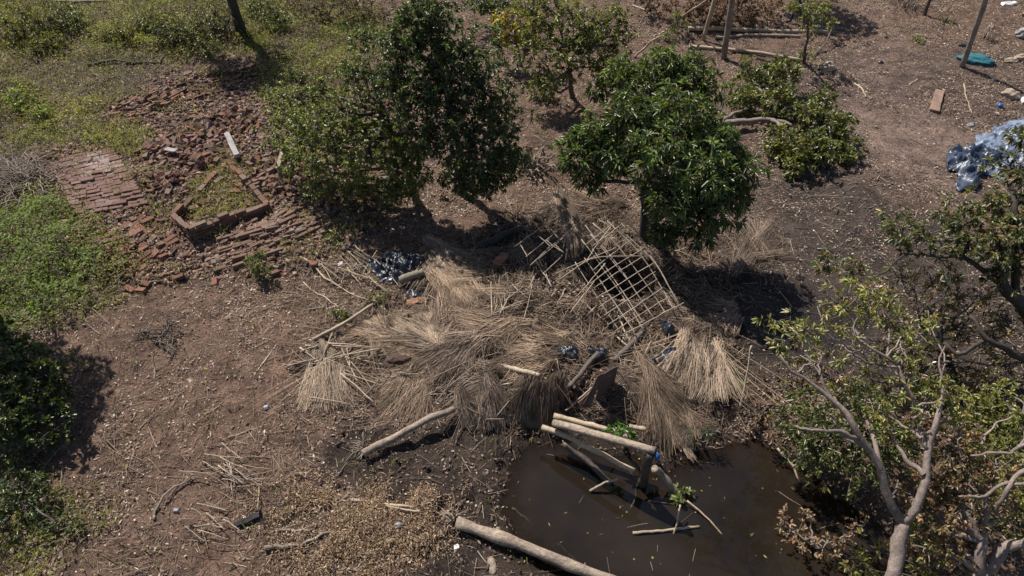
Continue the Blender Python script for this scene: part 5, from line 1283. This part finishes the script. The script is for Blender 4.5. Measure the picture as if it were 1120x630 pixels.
def lump(name, label, cat, px, py, rx, ry, rz, mat, amp=.12, rot=0., sub=4, sink=.25, dz=0.):
    b = W(px, py)
    bm = bmesh.new(); bmesh.ops.create_icosphere(bm, subdivisions=sub, radius=1.0)
    s = random.random() * 50
    for v in bm.verts:
        n_ = float(fbm(np.array([v.co.x * 1.1 + s]), np.array([v.co.y * 1.1 + v.co.z * 1.7]), 1.6, 3, 2)[0]) - .5
        v.co *= 1 + amp * 2 * n_
        v.co = Vector((v.co.x * rx, v.co.y * ry, max(v.co.z, -.55) * rz))
    for f_ in bm.faces: f_.smooth = True
    me = bpy.data.meshes.new(name); bm.to_mesh(me); bm.free()
    o = obj(name, me, mat, None, (b[0], b[1], b[2] + rz * (.55 - sink) + dz)); o.rotation_euler.z = rot
    return tag(o, label, cat)
lump('net_bundle', 'teal fishing net bundle lying at the foot of the upright pole', 'net bundle', 1066, 68, .50, .30, .20, 'teal_net', .22, -.35, 5)
lump('blue_cup', 'small round blue plastic cup on the path above the silver tarp', 'cup', 1093, 117, .085, .085, .09, 'blue_plastic', .06, 0, 2)
lump('stone', 'sandy coloured flat stone beside the felled tree', 'stone', 904, 75, .26, .2, .16, 'sandstone', .3)
lump('straw_tuft', 'tan straw lump on the path above the silver tarp', 'straw lump', 1105, 106, .25, .2, .16, 'sandstone', .35)
lump('stone', 'pale grey stone at the right edge near the teal bundle', 'stone', 1117, 39, .22, .2, .2, 'concrete', .25)
lump('stone', 'tan stone at the right edge below the pale grey one', 'stone', 1116, 66, .22, .16, .16, 'sandstone', .25)
lump('stone', 'small tan stone left of the other two right edge stones', 'stone', 1106, 68, .2, .14, .12, 'sandstone', .25)
lump('blue_can', 'small bluish crushed can on the dry leaf pile', 'can', 436, 577, .07, .055, .05, 'grey_plastic', .2, .4, 3, .2, .05)
lump('wood_chip', 'tan wood chip below the palm log', 'wood chip', 538, 619, .07, .14, .04, 'palm_log', .2, .2, 3)
lump('soil_clod', 'dark round clump in the middle of the tan thatch', 'soil clod', 436, 398, .26, .17, .16, 'brown_earth', .4)
lump('plastic_scrap', 'small dark plastic lump on the path below the sandy stone', 'scrap', 963, 69, .09, .07, .06, 'black_plastic', .3, 0, 3)
lump('plastic_scrap', 'dark bundle left of the teal bundle', 'scrap', 1053, 51, .16, .1, .08, 'black_plastic', .3, 0, 3)
box_between('wooden_board', W(1119, 18, .05), W(1130, 5, .08), .16, .08, 'plank_wood', 'orange brown board cut by the right edge', 'board')

# orange brick block in the hut shade
box_between('brick_block', W(543, 294, .06), W(552, 285, .14), .20, .16, 'orange_board', 'orange topped broken brick block in the shade left of the lattice', 'brick block', .015)
for k, (px, py, lab) in enumerate([(449, 327, 'flat orange tile piece nearest the black plastic strip'), (459, 332, 'flat red tile piece right of the orange tile'), (452, 333, 'pale orange tile piece beneath the other two tiles')]):
    p = W(px, py, .05)
    box_between('tile_piece', p + np.array([-.12, 0, 0]), p + np.array([.12, .05, .02 * k]), .17, .025, 'orange_board', lab, 'tile')

# rusty metal sheet: a folded triangle propped over the bank
def rusty():
    A = Wz(676, 400, .78); B = Wz(636, 446, .34); C = Wz(654, 412, .85); D = Wz(664, 437, .10)
    c = (A + B + D) / 3; c[2] = float(H(c[0], c[1]))
    t = thing('rusty_sheet', 'folded rusty brown metal sheet propped over the bank', 'metal sheet', c)
    def pnl(nm, P, mat):
        bm = bmesh.new(); vs = [bm.verts.new(Vector(p - c)) for p in P]
        f_ = bm.faces.new(vs); bmesh.ops.triangulate(bm, faces=[f_])
        bmesh.ops.subdivide_edges(bm, edges=bm.edges[:], cuts=5, use_grid_fill=True)
        for v in bm.verts: v.co.z += random.gauss(0, .008)
        me = bpy.data.meshes.new(nm); bm.to_mesh(me); bm.free()
        o = obj(nm, me, mat, t); md = o.modifiers.new('th', 'SOLIDIFY'); md.thickness = .008
        return o
    pnl('upper_flap', [A, C, B, Wz(632, 440, .42)], 'rust')
    pnl('lower_flap', [Wz(655, 418, .72), Wz(646, 445, .25), B, Wz(634, 440, .41)], 'rust')
    pnl('side_flap', [A, Wz(668, 434, .12), Wz(650, 440, .2), Wz(656, 416, .70)], 'rust')
rusty()
o = lump('blue_cloth', 'scrap of blue cloth tied at the end of the thickest beam', 'cloth', 718, 500, .04, .05, .10, 'blue_plastic', .3, 0, 3, 0)
o.location = Wz(719, 500, .93)

# ------------------------------------------------------------------ person at the top edge
def person():
    b = W(864, 25)
    J = {'pel': (.10, .05, .95), 'waist': (.09, .05, 1.08), 'chest': (.06, .05, 1.32), 'neck': (.03, .05, 1.48), 'headb': (.02, .05, 1.56), 'head': (.0, .05, 1.70),
         'hipL': (.10, -.04, .90), 'kneeL': (.04, -.06, .48), 'ankL': (.0, -.05, .08), 'toeL': (-.16, -.06, .04),
         'hipR': (.12, .14, .90), 'kneeR': (.18, .16, .50), 'ankR': (.36, .17, .18), 'toeR': (.27, .17, .05),
         'shL': (.06, -.14, 1.40), 'elL': (.12, -.22, 1.12), 'wrL': (-.02, -.20, .90), 'haL': (-.06, -.19, .82),
         'shR': (.06, .24, 1.40), 'elR': (.05, .32, 1.12), 'wrR': (-.12, .30, .95), 'haR': (-.17, .29, .88)}
    Rr = {'pel': .15, 'waist': .13, 'chest': .155, 'neck': .06, 'headb': .07, 'head': .095, 'hipL': .095, 'hipR': .095, 'kneeL': .065, 'kneeR': .065, 'ankL': .045, 'ankR': .045, 'toeL': .035, 'toeR': .035,
          'shL': .07, 'shR': .07, 'elL': .045, 'elR': .045, 'wrL': .03, 'wrR': .03, 'haL': .03, 'haR': .03}
    E = [('pel', 'waist'), ('waist', 'chest'), ('chest', 'neck'), ('neck', 'headb'), ('headb', 'head'), ('pel', 'hipL'), ('hipL', 'kneeL'), ('kneeL', 'ankL'), ('ankL', 'toeL'), ('pel', 'hipR'), ('hipR', 'kneeR'), ('kneeR', 'ankR'), ('ankR', 'toeR'),
         ('chest', 'shL'), ('shL', 'elL'), ('elL', 'wrL'), ('wrL', 'haL'), ('chest', 'shR'), ('shR', 'elR'), ('elR', 'wrR'), ('wrR', 'haR')]
    names = list(J)
    me = bpy.data.meshes.new('rig'); me.from_pydata([J[n_] for n_ in names], [(names.index(a), names.index(c)) for a, c in E], [])
    tmp = bpy.data.objects.new('rig', me); COLL.objects.link(tmp)
    tmp.modifiers.new('skin', 'SKIN')
    for i_, n_ in enumerate(names):
        sv = me.skin_vertices[0].data[i_]; sv.radius = (Rr[n_], Rr[n_]); sv.use_root = (n_ == 'pel')
    ss = tmp.modifiers.new('sub', 'SUBSURF'); ss.levels = 2; ss.render_levels = 2
    dg = bpy.context.evaluated_depsgraph_get(); dg.update()
    body = bpy.data.meshes.new_from_object(tmp.evaluated_get(dg))
    bpy.data.objects.remove(tmp)
    body.materials.clear()
    for m_ in ('skin', 'denim', 'dark_cloth'): body.materials.append(MATS[m_])
    for p in body.polygons:
        z = p.center.z; p.use_smooth = True
        p.material_index = 0 if (z > 1.47 or z < .09 and False) else (2 if z > .98 else 1)
        if z < .12 or (p.center.x > .28 and z < .24): p.material_index = 2
        if abs(p.center.y - .05) > .17 and z < .98: p.material_index = 0
    t = thing('person', 'person in blue jeans and dark top walking at the top edge', 'person', (b[0], b[1], b[2]))
    obj('body', body, None, t)
    bm = bmesh.new(); bmesh.ops.create_icosphere(bm, subdivisions=3, radius=.115)
    bmesh.ops.delete(bm, geom=[v for v in bm.verts if v.co.z < -.01 or (v.co.x < -.05 and v.co.z < .05)], context='VERTS')
    hm = bpy.data.meshes.new('hair'); bm.to_mesh(hm); bm.free()
    h_ = obj('hair', hm, 'hair', t, (.01, .05, 1.71))
    t.rotation_euler.z = math.radians(-20)
person()

tris = 0
for me in bpy.data.meshes:
    if me.users: tris += sum(1 for _ in ()) 
print('objects', len(bpy.data.objects), 'loops', sum(len(m.loops) for m in bpy.data.meshes))
